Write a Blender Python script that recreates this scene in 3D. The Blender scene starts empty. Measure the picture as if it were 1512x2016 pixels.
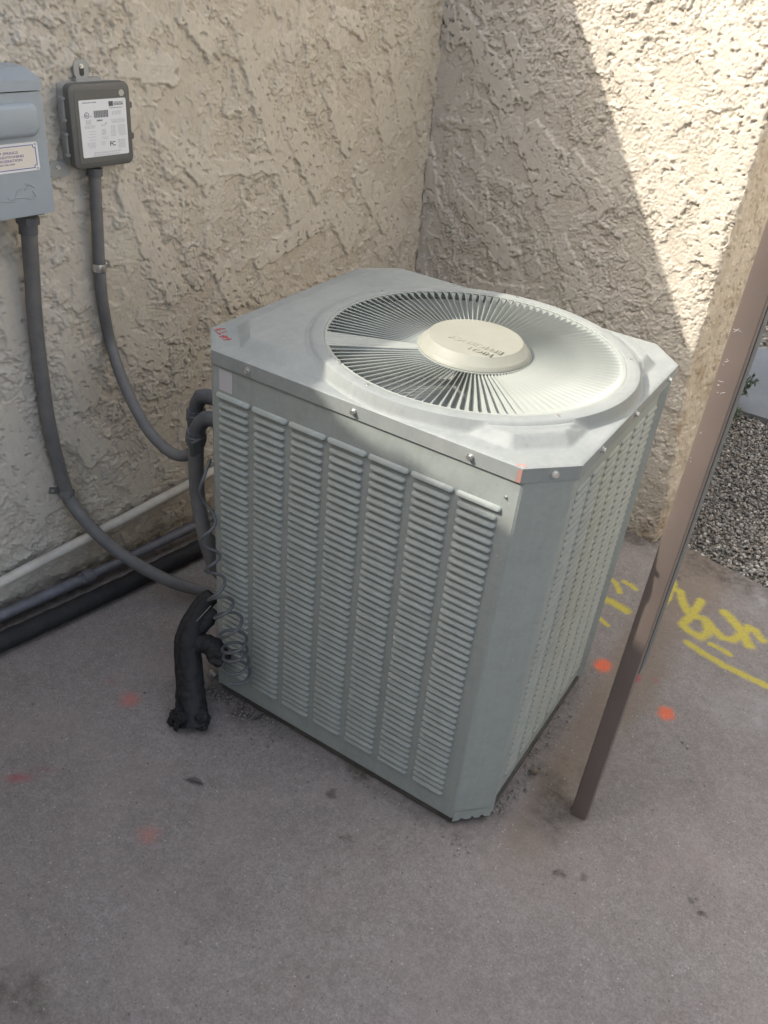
import bpy, math, random
import numpy as np
from mathutils import Vector, Matrix, noise as mnoise

sc = bpy.context.scene
col = sc.collection
R = math.radians
rnd = random.Random(7)

# ------------------------------------------------------------------ camera
CAMQ = dict(f=1701.506, rx=0.97925, ry=0.10838, rz=0.51246, pos=(1.04357, -1.05787, 1.48868))
CAMF = CAMQ['f']
def _rx(a): c, s = math.cos(a), math.sin(a); return np.array([[1, 0, 0], [0, c, -s], [0, s, c]])
def _rz(a): c, s = math.cos(a), math.sin(a); return np.array([[c, -s, 0], [s, c, 0], [0, 0, 1]])
CR = _rz(CAMQ['rz']) @ _rx(CAMQ['rx']) @ _rz(CAMQ['ry'])
CP = np.array(CAMQ['pos'])
cam = bpy.data.cameras.new('camera')
cam.sensor_fit = 'VERTICAL'; cam.sensor_height = 24.0; cam.lens = 24.0 * CAMF / 2016.0
cam.clip_start = 0.02; cam.clip_end = 400
co = bpy.data.objects.new('camera', cam); col.objects.link(co)
M = Matrix([[*CR[i], CP[i]] for i in range(3)] + [[0, 0, 0, 1]])
co.matrix_world = M
sc.camera = co

# ------------------------------------------------------------------ light
SUN = np.array([-1.10, -1.0, 1.335]); SUN = SUN / np.linalg.norm(SUN)
elev = math.asin(SUN[2]); az = math.atan2(SUN[1], SUN[0])
w = bpy.data.worlds.new('World'); sc.world = w; w.use_nodes = True
nt = w.node_tree; bg = nt.nodes['Background']
sky = nt.nodes.new('ShaderNodeTexSky'); sky.sky_type = 'NISHITA'; sky.sun_disc = False
sky.sun_elevation = elev; sky.sun_rotation = (math.pi / 2 - az) % (2 * math.pi)
sky.air_density = 1.0; sky.dust_density = 3.0; sky.ozone_density = 0.6
hs = nt.nodes.new('ShaderNodeHueSaturation'); hs.inputs['Saturation'].default_value = 0.55
nt.links.new(sky.outputs[0], hs.inputs['Color']); nt.links.new(hs.outputs[0], bg.inputs[0])
bg.inputs[1].default_value = 0.15
sl = bpy.data.lights.new('sun', 'SUN'); sl.energy = 2.0; sl.angle = R(0.53); sl.color = (1.0, 0.93, 0.83)
so = bpy.data.objects.new('sun', sl); col.objects.link(so)
so.rotation_euler = Vector(-SUN).to_track_quat('-Z', 'Y').to_euler()
so.location = (-3, -2.5, 5)
sc.view_settings.view_transform = 'Standard'; sc.view_settings.look = 'None'
sc.view_settings.gamma = 1; sc.view_settings.use_curve_mapping = False
sc.view_settings.exposure = 1.66
sc.render.engine = 'CYCLES'

# ------------------------------------------------------------------ site frame (metres, unit-aligned axes)
W, D, H = 0.74, 0.6334, 0.852          # cabinet width, depth, height of lid flat
CX, CY = 0.066, 0.071                  # corner chamfers
GL, GR, PHI = 0.3287, 0.7767, -0.1286
C0 = np.array([-GL, D + GR, 0.0])      # foot of the inside corner of the two walls
DL = np.array([math.sin(PHI), -math.cos(PHI), 0.0])   # along left wall, away from the corner
DR = np.array([math.cos(PHI), math.sin(PHI), 0.0])    # along right wall, away from the corner
def LW(s, n, z): return C0 + DL * s + DR * n + np.array([0, 0, z])   # left wall coords
def RW(s, n, z): return C0 + DR * s + DL * n + np.array([0, 0, z])   # right wall coords
def ray(px, py):
    d = CR @ np.array([(px - 756) / CAMF, (1008 - py) / CAMF, -1.0]); return d / np.linalg.norm(d)
def hit(px, py, P0, n):                # where the sight line of a point meets a real plane of the site
    d = ray(px, py); P0 = np.array(P0, float); n = np.array(n, float)
    return CP + d * (n @ (P0 - CP)) / (n @ d)
def gd(px, py, z=0.0): return hit(px, py, (0, 0, z), (0, 0, 1))
def lwp(px, py, n=0.0): return hit(px, py, C0 + DR * n, DR)
def lsz(px, py, n=0.0):
    P = lwp(px, py, n); return (P - C0) @ DL, P[2]
def rwsz(px, py, n=0.0):
    P = hit(px, py, C0 + DL * n, DL); return (P - C0) @ DR, P[2]
def dist(P): return float(np.linalg.norm(np.array(P) - CP))

# ------------------------------------------------------------------ numpy noise
def _h(ix, iy, seed):
    n = (ix.astype(np.int64) * 374761393 + iy.astype(np.int64) * 668265263 + seed * 974634777) & 0xffffffff
    n = ((n ^ (n >> 13)) * 1274126177) & 0xffffffff
    n = n ^ (n >> 16)
    return n
def perlin(x, y, seed=0):
    x0 = np.floor(x); y0 = np.floor(y); fx = x - x0; fy = y - y0
    u = fx * fx * fx * (fx * (fx * 6 - 15) + 10); v = fy * fy * fy * (fy * (fy * 6 - 15) + 10)
    def g(ix, iy, dx, dy):
        a = (_h(ix, iy, seed) & 0xffff) * (2 * np.pi / 65536.0)
        return np.cos(a) * dx + np.sin(a) * dy
    a = g(x0, y0, fx, fy); b = g(x0 + 1, y0, fx - 1, fy)
    c = g(x0, y0 + 1, fx, fy - 1); d = g(x0 + 1, y0 + 1, fx - 1, fy - 1)
    return (a + (b - a) * u) * (1 - v) + (c + (d - c) * u) * v
def fbm(x, y, octv=4, seed=0, gain=0.5):
    r = 0; am = 1; f = 1
    for o in range(octv):
        r = r + am * perlin(x * f + 17.3 * o, y * f - 9.1 * o, seed + o); am *= gain; f *= 2.03
    return r
def sstep(a, b, x):
    t = np.clip((x - a) / (b - a), 0, 1); return t * t * (3 - 2 * t)
def segdist(X, Y, pts):
    best = np.full(X.shape, 1e9)
    for (ax, ay), (bx, by) in zip(pts[:-1], pts[1:]):
        dx, dy = bx - ax, by - ay; L = dx * dx + dy * dy + 1e-12
        t = np.clip(((X - ax) * dx + (Y - ay) * dy) / L, 0, 1)
        best = np.minimum(best, np.hypot(X - ax - t * dx, Y - ay - t * dy))
    return best

# ------------------------------------------------------------------ objects
def tag(o, label=None, cat=None, group=None, kind=None):
    if label: o['label'] = label
    if cat: o['category'] = cat
    if group: o['group'] = group
    if kind: o['kind'] = kind
    return o
def empty(name, loc=(0, 0, 0)):
    o = bpy.data.objects.new(name, None); col.objects.link(o); o.location = loc
    o.empty_display_size = 0.05; return o
def link(name, me, parent=None, smooth=None):
    o = bpy.data.objects.new(name, me); col.objects.link(o)
    if parent is not None:
        o.parent = parent
        o.matrix_parent_inverse = Matrix.Translation(-(Vector(world_loc(parent))))
    if smooth is not None:
        me.polygons.foreach_set('use_smooth', [True] * len(me.polygons))
        me.set_sharp_from_angle(angle=R(smooth))
    return o
def world_loc(o):
    l = Vector(o.location)
    while o.parent is not None:
        l = l + o.matrix_parent_inverse.translation + Vector(o.parent.location); o = o.parent
    return l
class MB:
    def __init__(s): s.v = []; s.f = []
    def add(s, vs, fs):
        o = len(s.v); s.v += [tuple(map(float, p)) for p in vs]; s.f += [tuple(i + o for i in f) for f in fs]; return s
    def box(s, lo, hi, fr=None):
        (a, b, c), (d, e, f) = lo, hi
        vs = [(a, b, c), (d, b, c), (d, e, c), (a, e, c), (a, b, f), (d, b, f), (d, e, f), (a, e, f)]
        if fr: vs = [fr(*p) for p in vs]
        fs = [(3, 2, 1, 0), (4, 5, 6, 7), (0, 1, 5, 4), (1, 2, 6, 5), (2, 3, 7, 6), (3, 0, 4, 7)]
        return s.add(vs, fs)
    def prism(s, poly, z0, z1, fr=None, top=True, bot=True):
        n = len(poly); vs = [(x, y, z0) for x, y in poly] + [(x, y, z1) for x, y in poly]
        if fr: vs = [fr(*p) for p in vs]
        fs = [(i, (i + 1) % n, n + (i + 1) % n, n + i) for i in range(n)]
        if top: fs.append(tuple(range(n, 2 * n)))
        if bot: fs.append(tuple(range(n - 1, -1, -1)))
        return s.add(vs, fs)
    def loft(s, rings, closed=True, caps=True):
        n = len(rings[0]); vs = [p for r in rings for p in r]; fs = []
        for k in range(len(rings) - 1):
            for i in range(n if closed else n - 1):
                j = (i + 1) % n; fs.append((k * n + i, k * n + j, (k + 1) * n + j, (k + 1) * n + i))
        if caps: fs.append(tuple(range(n - 1, -1, -1))); fs.append(tuple(range((len(rings) - 1) * n, len(rings) * n)))
        return s.add(vs, fs)
    def tube(s, pts, rad, seg=12, caps=True, wob=None):
        P = [np.array(p, float) for p in pts]; n = len(P)
        rr = rad if hasattr(rad, '__len__') else [rad] * n
        T = []
        for i in range(n):
            t = P[min(i + 1, n - 1)] - P[max(i - 1, 0)]; T.append(t / (np.linalg.norm(t) + 1e-12))
        a = np.array([0, 0, 1.0]) if abs(T[0][2]) < .9 else np.array([1.0, 0, 0])
        u = np.cross(T[0], a); u /= np.linalg.norm(u); rings = []
        for i in range(n):
            u = u - T[i] * (u @ T[i]); u /= np.linalg.norm(u); v = np.cross(T[i], u); ring = []
            for k in range(seg):
                th = 2 * math.pi * k / seg; r = rr[i] * (wob(i, k) if wob else 1)
                ring.append(P[i] + u * math.cos(th) * r + v * math.sin(th) * r)
            rings.append(ring)
        return s.loft(rings, True, caps)
    def lathe(s, prof, c, seg=48, cap=True):
        rings = [[(c[0] + r * math.cos(2 * math.pi * k / seg), c[1] + r * math.sin(2 * math.pi * k / seg), z) for k in range(seg)] for r, z in prof]
        return s.loft(rings, True, cap)
    def mesh(s, name, mat=None):
        me = bpy.data.meshes.new(name); me.from_pydata(s.v, [], s.f); me.update()
        if mat: me.materials.append(mat)
        return me
    def build(s, name, mat, parent=None, smooth=None):
        return link(name, s.mesh(name, mat), parent, smooth)
def curve(pts, n=40):                       # Catmull-Rom through the points
    P = [np.array(p, float) for p in pts]; P = [2 * P[0] - P[1]] + P + [2 * P[-1] - P[-2]]; out = []
    L = [np.linalg.norm(P[i + 1] - P[i]) for i in range(1, len(P) - 2)]; tot = sum(L)
    for i in range(1, len(P) - 2):
        m = max(2, int(round(n * L[i - 1] / tot)))
        for k in range(m):
            t = k / m
            out.append(.5 * ((2 * P[i]) + (P[i + 1] - P[i - 1]) * t + (2 * P[i - 1] - 5 * P[i] + 4 * P[i + 1] - P[i + 2]) * t * t + (3 * P[i] - P[i - 1] - 3 * P[i + 1] + P[i + 2]) * t ** 3))
    out.append(P[-2]); return out
def grid_mesh(name, X, mat, attrs=None, smooth=True):
    ny, nx, _ = X.shape; me = bpy.data.meshes.new(name)
    me.vertices.add(nx * ny); me.vertices.foreach_set('co', X.reshape(-1).astype(np.float32))
    i = np.arange((ny - 1) * (nx - 1)); r = i // (nx - 1); c = i % (nx - 1); a = r * nx + c
    q = np.stack([a, a + 1, a + nx + 1, a + nx], 1).reshape(-1).astype(np.int32)
    nf = len(i); me.loops.add(nf * 4); me.loops.foreach_set('vertex_index', q)
    me.polygons.add(nf); me.polygons.foreach_set('loop_start', (np.arange(nf) * 4).astype(np.int32))
    try: me.polygons.foreach_set('loop_total', np.full(nf, 4, np.int32))
    except Exception: pass
    me.polygons.foreach_set('use_smooth', np.full(nf, smooth)); me.update(calc_edges=True); me.validate()
    for k, v in (attrs or {}).items():
        at = me.attributes.new(k, 'FLOAT', 'POINT'); at.data.foreach_set('value', v.reshape(-1).astype(np.float32))
    me.materials.append(mat); return me
def text_mesh(txt, size, ext=0.0004, align='LEFT', spacing=1.0, bold=False):
    cu = bpy.data.curves.new('t', 'FONT'); cu.body = txt; cu.size = size; cu.extrude = ext; cu.align_x = align
    cu.space_character = spacing; cu.resolution_u = 3
    if bold: cu.offset = size * 0.02
    o = bpy.data.objects.new('t', cu); col.objects.link(o)
    bpy.context.view_layer.update()
    dg = bpy.context.evaluated_depsgraph_get(); me = bpy.data.meshes.new_from_object(o.evaluated_get(dg))
    vs = [tuple(v.co) for v in me.vertices]; fs = [tuple(p.vertices) for p in me.polygons]
    bpy.data.objects.remove(o); bpy.data.curves.remove(cu); bpy.data.meshes.remove(me)
    return vs, fs

# ------------------------------------------------------------------ materials
def mat(name, color, rough=0.6, metal=0.0, vary=None, scale=20.0, bump=0.0, bscale=200.0, rvar=0.0, spec=0.5, detail=5):
    m = bpy.data.materials.new(name); m.use_nodes = True; n = m.node_tree; b = n.nodes['Principled BSDF']
    b.inputs['Base Color'].default_value = (*color, 1); b.inputs['Roughness'].default_value = rough
    b.inputs['Metallic'].default_value = metal; b.inputs['Specular IOR Level'].default_value = spec
    tc = n.nodes.new('ShaderNodeTexCoord')
    if vary is not None or rvar:
        no = n.nodes.new('ShaderNodeTexNoise'); no.inputs['Scale'].default_value = scale; no.inputs['Detail'].default_value = detail
        no.inputs['Roughness'].default_value = 0.65
        n.links.new(tc.outputs['Object'], no.inputs['Vector'])
        cr = n.nodes.new('ShaderNodeValToRGB'); cr.color_ramp.elements[0].position = 0.32; cr.color_ramp.elements[1].position = 0.68
        cr.color_ramp.elements[0].color = (*(vary or color), 1); cr.color_ramp.elements[1].color = (*color, 1)
        n.links.new(no.outputs[0], cr.inputs[0])
        if vary is not None: n.links.new(cr.outputs[0], b.inputs['Base Color'])
        if rvar:
            mr = n.nodes.new('ShaderNodeMapRange'); mr.inputs[3].default_value = rough - rvar; mr.inputs[4].default_value = rough + rvar
            n.links.new(no.outputs[0], mr.inputs[0]); n.links.new(mr.outputs[0], b.inputs['Roughness'])
    if bump:
        n2 = n.nodes.new('ShaderNodeTexNoise'); n2.inputs['Scale'].default_value = bscale; n2.inputs['Detail'].default_value = 4
        n.links.new(tc.outputs['Object'], n2.inputs['Vector'])
        bp = n.nodes.new('ShaderNodeBump'); bp.inputs['Strength'].default_value = 1; bp.inputs['Distance'].default_value = bump
        n.links.new(n2.outputs[0], bp.inputs['Height']); n.links.new(bp.outputs[0], b.inputs['Normal'])
    return m
class NT:                                   # tiny node helper
    def __init__(s, m): s.m = m; s.n = m.node_tree; s.b = s.n.nodes['Principled BSDF']; s.tc = s.n.nodes.new('ShaderNodeTexCoord')
    def noise(s, sc_, det=5, rough=.6, vec=None):
        x = s.n.nodes.new('ShaderNodeTexNoise'); x.inputs['Scale'].default_value = sc_; x.inputs['Detail'].default_value = det; x.inputs['Roughness'].default_value = rough
        s.n.links.new(vec or s.tc.outputs['Object'], x.inputs['Vector']); return x.outputs[0]
    def ramp(s, src, a, b, ca=(0, 0, 0), cb=(1, 1, 1)):
        x = s.n.nodes.new('ShaderNodeValToRGB'); e = x.color_ramp.elements; e[0].position = a; e[1].position = b; e[0].color = (*ca, 1); e[1].color = (*cb, 1)
        s.n.links.new(src, x.inputs[0]); return x.outputs[0]
    def mix(s, fac, a, b, mode='MIX'):
        x = s.n.nodes.new('ShaderNodeMix'); x.data_type = 'RGBA'; x.blend_type = mode
        for v, k in ((fac, 0), (a, 6), (b, 7)):
            if isinstance(v, (int, float)): x.inputs[k].default_value = v
            elif isinstance(v, tuple): x.inputs[k].default_value = (*v, 1)
            else: s.n.links.new(v, x.inputs[k])
        return x.outputs[2]
    def math(s, op, a, b=0.0):
        x = s.n.nodes.new('ShaderNodeMath'); x.operation = op
        for v, k in ((a, 0), (b, 1)):
            if isinstance(v, (int, float)): x.inputs[k].default_value = v
            else: s.n.links.new(v, x.inputs[k])
        return x.outputs[0]
    def attr(s, name):
        x = s.n.nodes.new('ShaderNodeAttribute'); x.attribute_name = name; return x.outputs['Fac']
    def bump(s, h, d):
        x = s.n.nodes.new('ShaderNodeBump'); x.inputs['Distance'].default_value = d; s.n.links.new(h, x.inputs['Height']); s.n.links.new(x.outputs[0], s.b.inputs['Normal'])

def stucco_material():
    m = bpy.data.materials.new('stucco'); m.use_nodes = True; t = NT(m)
    c = t.mix(t.ramp(t.noise(3.0, 4), .35, .65), (.565, .512, .425), (.62, .57, .485))
    c = t.mix(t.ramp(t.noise(60, 4, .7), .35, .7), c, (.50, .455, .38))
    c = t.mix(t.math('MULTIPLY', t.attr('pit'), .45), c, (.44, .38, .30))  # recesses painted darker, their shade put into the stucco colour
    c = t.mix(t.math('MULTIPLY', t.attr('stain_tone'), t.ramp(t.noise(14, 5, .7), .25, .7)), c, (.27, .20, .125))
    c = t.mix(t.math('MULTIPLY', t.attr('grey'), .5), c, (.55, .525, .49))
    t.n.links.new(c, t.b.inputs['Base Color']); t.b.inputs['Roughness'].default_value = .9; t.b.inputs['Specular IOR Level'].default_value = .2
    t.bump(t.math('ADD', t.noise(420, 3, .7), t.math('MULTIPLY', t.noise(1100, 2), .5)), .0009)
    return m
def concrete_material():
    m = bpy.data.materials.new('concrete'); m.use_nodes = True; t = NT(m)
    c = t.mix(t.ramp(t.noise(2.2, 5), .3, .7), (.315, .290, .276), (.37, .344, .33))
    c = t.mix(t.ramp(t.noise(9, 6, .7), .35, .65), c, t.mix(1.0, c, (.86, .83, .82), 'MULTIPLY'))
    c = t.mix(t.ramp(t.noise(240, 3, .8), .35, .7), t.mix(1.0, c, (.62, .62, .62), 'MULTIPLY'), c)
    c = t.mix(t.ramp(t.noise(48, 6, .8), .40, .62), t.mix(1.0, c, (.84, .83, .82), 'MULTIPLY'), c)
    c = t.mix(t.math('MULTIPLY', t.attr('pink'), .45), c, (.30, .25, .235))
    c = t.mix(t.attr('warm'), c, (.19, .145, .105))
    c = t.mix(t.math('MULTIPLY', t.attr('stain_tone'), t.ramp(t.noise(40, 6, .75), .3, .62)), c, (.075, .062, .052))
    c = t.mix(t.math('MULTIPLY', t.attr('pale'), t.ramp(t.noise(18, 6, .75), .4, .7)), c, (.33, .33, .33))
    sp = t.ramp(t.noise(620, 2, .6), .34, .6, (.4, .4, .4))
    sp2 = t.ramp(t.noise(120, 4, .7), .30, .5, (.45, .45, .45))
    for a, cc in (('yellow', (.47, .40, .075)), ('orange', (.66, .15, .075)), ('magenta', (.33, .055, .075)), ('rose', (.50, .14, .12))):
        k_ = t.math('ADD', t.math('MULTIPLY', t.attr(a), 1.15), t.math('MULTIPLY', t.math('SUBTRACT', t.noise(330, 3, .75), .5), 1.5))
        c = t.mix(t.math('MULTIPLY', t.math('MULTIPLY', t.ramp(k_, .12, 1.35), t.ramp(t.attr(a), .0, .12)), sp2), c, cc)
    fl = t.n.nodes.new('ShaderNodeTexVoronoi'); fl.inputs['Scale'].default_value = 95; t.n.links.new(t.tc.outputs['Object'], fl.inputs['Vector'])
    spk = t.ramp(fl.outputs['Distance'], .12, .22, (1, 1, 1), (0, 0, 0))
    pick = t.ramp(t.noise(75, 2), .56, .60)
    c = t.mix(t.math('MULTIPLY', t.math('MULTIPLY', spk, pick), .55), c, (.5, .49, .47))
    pick2 = t.ramp(t.noise(67, 2), .58, .62)
    c = t.mix(t.math('MULTIPLY', t.math('MULTIPLY', spk, pick2), .7), c, (.05, .045, .045))
    t.n.links.new(c, t.b.inputs['Base Color']); t.b.inputs['Roughness'].default_value = .88; t.b.inputs['Specular IOR Level'].default_value = .3
    t.bump(t.math('ADD', t.noise(330, 4, .75), t.math('MULTIPLY', t.noise(60, 5), .8)), .0009)
    return m
def paint_material(name, c1, c2, dirt, rough=.5):
    m = bpy.data.materials.new(name); m.use_nodes = True; t = NT(m)
    c = t.mix(t.ramp(t.noise(5, 5, .65), .35, .65), c1, c2)
    mp = t.n.nodes.new('ShaderNodeMapping'); mp.inputs['Scale'].default_value = (26, 9, 26); mp.inputs['Rotation'].default_value = (0, 0, .5)
    t.n.links.new(t.tc.outputs['Object'], mp.inputs['Vector'])
    c = t.mix(t.math('MULTIPLY', t.ramp(t.noise(1.0, 6, .7, mp.outputs[0]), .48, .75), .5), c, dirt)
    mp2 = t.n.nodes.new('ShaderNodeMapping'); mp2.inputs['Scale'].default_value = (55, 55, 2.2)
    t.n.links.new(t.tc.outputs['Object'], mp2.inputs['Vector'])
    c = t.mix(t.math('MULTIPLY', t.ramp(t.noise(1.0, 5, .7, mp2.outputs[0]), .46, .72), .30), c, dirt)
    c = t.mix(t.math('MULTIPLY', t.ramp(t.noise(75, 5, .75), .50, .66), .28), c, tuple(min(1, v * 1.25) for v in c1))
    c = t.mix(t.math('MULTIPLY', t.ramp(t.noise(38, 6, .8), .60, .70), .35), c, tuple(v * .62 for v in c1))
    sp = t.n.nodes.new('ShaderNodeTexVoronoi'); sp.inputs['Scale'].default_value = 60; t.n.links.new(t.tc.outputs['Object'], sp.inputs['Vector'])
    c = t.mix(t.math('MULTIPLY', t.math('MULTIPLY', t.ramp(sp.outputs['Distance'], .05, .10, (1, 1, 1), (0, 0, 0)), t.ramp(t.noise(31, 2), .62, .66)), .8), c, (.6, .6, .56))
    t.n.links.new(c, t.b.inputs['Base Color'])
    r = t.n.nodes.new('ShaderNodeMapRange'); r.inputs[3].default_value = rough - .1; r.inputs[4].default_value = rough + .15
    t.n.links.new(t.noise(11, 5), r.inputs[0]); t.n.links.new(r.outputs[0], t.b.inputs['Roughness']); t.b.inputs['Specular IOR Level'].default_value = .4
    t.bump(t.noise(7, 3), .0012)
    return m
M_stucco = stucco_material(); M_conc = concrete_material()
M_lid = paint_material('lid_paint', (.212, .23, .222), (.25, .268, .258), (.315, .325, .31), .55)
M_pan = paint_material('panel_paint', (.27, .295, .278), (.29, .316, .296), (.205, .22, .20), .5)
M_vane = mat('vane_paint', (.31, .332, .305), .5, vary=(.27, .29, .268), scale=14)
M_hub = mat('hub_plastic', (.262, .265, .222), .55, vary=(.24, .243, .20), scale=18, bump=.0002, bscale=300)
M_dark = mat('dark_interior', (.045, .05, .048), .7)
M_well = mat('well_metal', (.52, .54, .52), .6)
M_fan = mat('fan_metal', (.30, .31, .30), .5)
M_base = mat('base_pan_grime', (.085, .08, .07), .85, vary=(.05, .045, .04), scale=30)
M_screw = mat('zinc_screw', (.62, .62, .60), .3, metal=.9)
M_label = mat('silver_label', (.44, .43, .44), .5)
M_post = mat('brown_post_paint', (.140, .110, .094), .42, vary=(.118, .095, .082), scale=6, rvar=.06, bump=.0002, bscale=500)
M_postd = mat('dark_strip_paint', (.10, .105, .11), .5)
M_scuff = mat('pale_scuff', (.5, .49, .49), .7)
M_conduit = mat('grey_conduit', (.16, .16, .158), .55, vary=(.125, .125, .128), scale=30)
M_fit = mat('grey_fitting', (.10, .105, .115), .45, vary=(.075, .08, .09), scale=30)
M_cord = mat('coil_cord', (.085, .09, .095), .5)
M_foam = mat('black_foam', (.007, .0075, .010), .7, vary=(.016, .016, .017), scale=60, bump=.003, bscale=55)
M_pvc = mat('white_pvc', (.60, .58, .53), .5, vary=(.44, .41, .35), scale=16, detail=7)
M_gpipe = mat('grey_steel_pipe', (.17, .175, .20), .45, vary=(.10, .10, .11), scale=22)
M_boxblue = mat('blue_grey_enamel', (.31, .355, .39), .42, vary=(.29, .33, .365), scale=7, rvar=.05)
M_cover = mat('dark_grey_plastic', (.115, .115, .108), .45, vary=(.10, .10, .095), scale=12)
M_body = mat('light_grey_plastic', (.33, .335, .32), .55)
M_white = mat('white_paper', (.70, .71, .73), .5)
M_cream = mat('cream_plate', (.70, .65, .58), .5)
M_ink = mat('grey_ink', (.10, .10, .11), .7)
M_inkl = mat('pale_ink', (.36, .36, .38), .7)
M_blue = mat('blue_violet_ink', (.12, .10, .30), .6)
M_red = mat('red_marker', (.45, .05, .06), .6)
M_redp = mat('faded_red_paint', (.36, .19, .155), .7)
M_sph = mat('grey_dot', (.42, .42, .37), .5)

# ------------------------------------------------------------------ ground
X0, X1, Y0, Y1 = -0.75, 1.60, -1.25, 1.62
px_ = lambda a, b: (1100 + a / 3.67, 1000 + b / 3.67)
def gline(pts): return [tuple(gd(*p)[:2]) for p in pts]
yellow = [
    ([px_(370, 505), px_(410, 535), px_(432, 575), px_(440, 605)], .0065), ([px_(475, 528), px_(520, 550), px_(556, 580)], .0065),
    ([px_(325, 650), px_(400, 685), px_(490, 738)], .011), ([px_(292, 792), px_(350, 842)], .006),
    ([px_(812, 435), px_(815, 490), px_(832, 545)], .008),
    ([px_(745, 690), px_(738, 645), px_(765, 600), px_(825, 572), px_(880, 600), px_(900, 680), px_(930, 740), px_(990, 780), px_(1060, 800), px_(1110, 860), px_(1180, 930), px_(1260, 950), px_(1330, 905), px_(1375, 855), px_(1420, 880), px_(1475, 950)], .0095),
    ([px_(760, 690), px_(800, 650), px_(812, 600)], .006),
    ([px_(1030, 668), px_(1000, 720), px_(950, 780), px_(895, 840), px_(945, 885), px_(1030, 935), px_(1085, 895), px_(1060, 815)], .0095),
    ([px_(1200, 752), px_(1250, 800), px_(1310, 870), px_(1380, 990)], .0115), ([px_(718, 680), px_(745, 745)], .006),
    ([px_(930, 970), px_(1050, 1050), px_(1200, 1140), px_(1350, 1210), px_(1540, 1300)], .0085), ([px_(1100, 980), px_(1165, 1010), px_(1235, 1055)], .007)]
def paint_fields(X, Y):
    n1 = fbm(X * 60, Y * 60, 4, 5); n2 = fbm(X * 14, Y * 14, 4, 9); n3 = fbm(X * 5, Y * 5, 4, 3)
    yl = np.zeros_like(X)
    for pts, r in yellow:
        d = segdist(X, Y, gline(pts)) + n1 * .003
        yl = np.maximum(yl, 1 - sstep(r * .35, r * 2.2, d))
    def blob(p, rx, ry=None, ang=0.0):
        q = gd(*p); dx, dy = X - q[0], Y - q[1]; ca, sa = math.cos(ang), math.sin(ang)
        return np.hypot((dx * ca + dy * sa) / rx, (-dx * sa + dy * ca) / (ry or rx))
    orange = np.clip(1.3 * (1 - sstep(.1, 1.1, blob((1187, 1309), .030, .034) + n1 * .15)) + 1.15 * (1 - sstep(.1, 1.1, blob((1312, 1403), .029, .033) + n1 * .15)), 0, 1)
    mag = np.clip(.75 * (1 - sstep(.1, 1, blob((1252, 1334), .020, .03))) + .4 * (1 - sstep(0, 1, blob((1290, 1338), .02, .016)))
                  + .55 * (1 - sstep(0, 1, blob((35, 1530), .05, .022, .6))) + .22 * (1 - sstep(0, 1, blob((90, 1515), .06, .022, .6))) + .22 * (1 - sstep(0, 1, blob((215, 1340), .03))), 0, 1)
    rose = np.clip(.62 * (1 - sstep(0, 1, blob((255, 1376), .042, .04) + n1 * .15)) + .42 * (1 - sstep(0, 1, blob((292, 1643), .042, .036) + n1 * .15)), 0, 1)
    # dirt gathered along the foot of the cabinet and the dark patch in front of the post
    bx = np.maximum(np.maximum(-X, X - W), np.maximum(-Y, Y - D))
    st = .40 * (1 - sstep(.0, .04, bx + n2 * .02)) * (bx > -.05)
    st += .85 * (1 - sstep(.2, 1.1, blob((1090, 1580), .07, .10, .4) + n2 * .5))
    st += .5 * (1 - sstep(.2, 1.0, blob((1160, 1530), .03, .05, .4) + n2 * .6))
    st += .8 * (1 - sstep(.0, 1.0, blob((460, 1385), .12, .05, -.1) + n2 * .5))
    st += .7 * (1 - sstep(.2, 1.0, blob((700, 1520), .05, .02, -.1) + n2 * .5))
    st += .65 * (1 - sstep(.2, 1.0, blob((40, 1960), .10, .06) + n2 * .7))
    for p, r in (((1101, 1718), .014), ((1150, 1725), .008), ((1382, 1797), .009), ((1362, 1772), .007), ((655, 1560), .016), ((683, 1653), .016), ((1150, 1107), .012), ((1145, 1115), .010), ((1185, 1130), .012), ((1335, 1137), .010), ((1270, 1240), .008)):
        st = np.maximum(st, 1.15 * (1 - sstep(.3, 1.0, blob(p, r) + n1 * .9)))
    sl_, zl = None, None
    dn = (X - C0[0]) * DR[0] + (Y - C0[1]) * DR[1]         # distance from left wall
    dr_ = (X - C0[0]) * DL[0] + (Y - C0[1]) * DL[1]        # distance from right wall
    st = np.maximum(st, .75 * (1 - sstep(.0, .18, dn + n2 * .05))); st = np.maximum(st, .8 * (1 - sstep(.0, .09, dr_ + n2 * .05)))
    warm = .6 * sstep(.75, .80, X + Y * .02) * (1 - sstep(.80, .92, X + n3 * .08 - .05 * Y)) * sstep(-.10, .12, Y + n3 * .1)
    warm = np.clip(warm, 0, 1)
    pink = np.clip(sstep(-.1, .6, n3) + .5 * (1 - sstep(.0, 1.0, blob((1010, 1690), .30, .22))), 0, 1) * .6
    pale = np.clip(.9 * (1 - sstep(.1, 1.1, blob((1480, 1400), .10, .12) + n2 * .5)) + .7 * (1 - sstep(.1, 1.0, blob((1500, 1180), .05, .15) + n2 * .5)), 0, 1)
    return dict(yellow=yl, orange=orange, magenta=mag, rose=rose, stain_tone=np.clip(st, 0, 1), warm=warm, pink=pink, pale=pale)
g = empty('ground', (0, 0, 0)); bpy.data.objects.remove(g)
# far earth sheet
me = MB().add([(-60, -60, -.035), (60, -60, -.035), (60, 60, -.035), (-60, 60, -.035)], [(0, 1, 2, 3)])
M_earth = mat('dry_earth', (.17, .15, .125), .95, vary=(.11, .10, .085), scale=6, bump=.01, bscale=40, detail=8)
tag(me.build('ground', M_earth), kind='structure')
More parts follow.
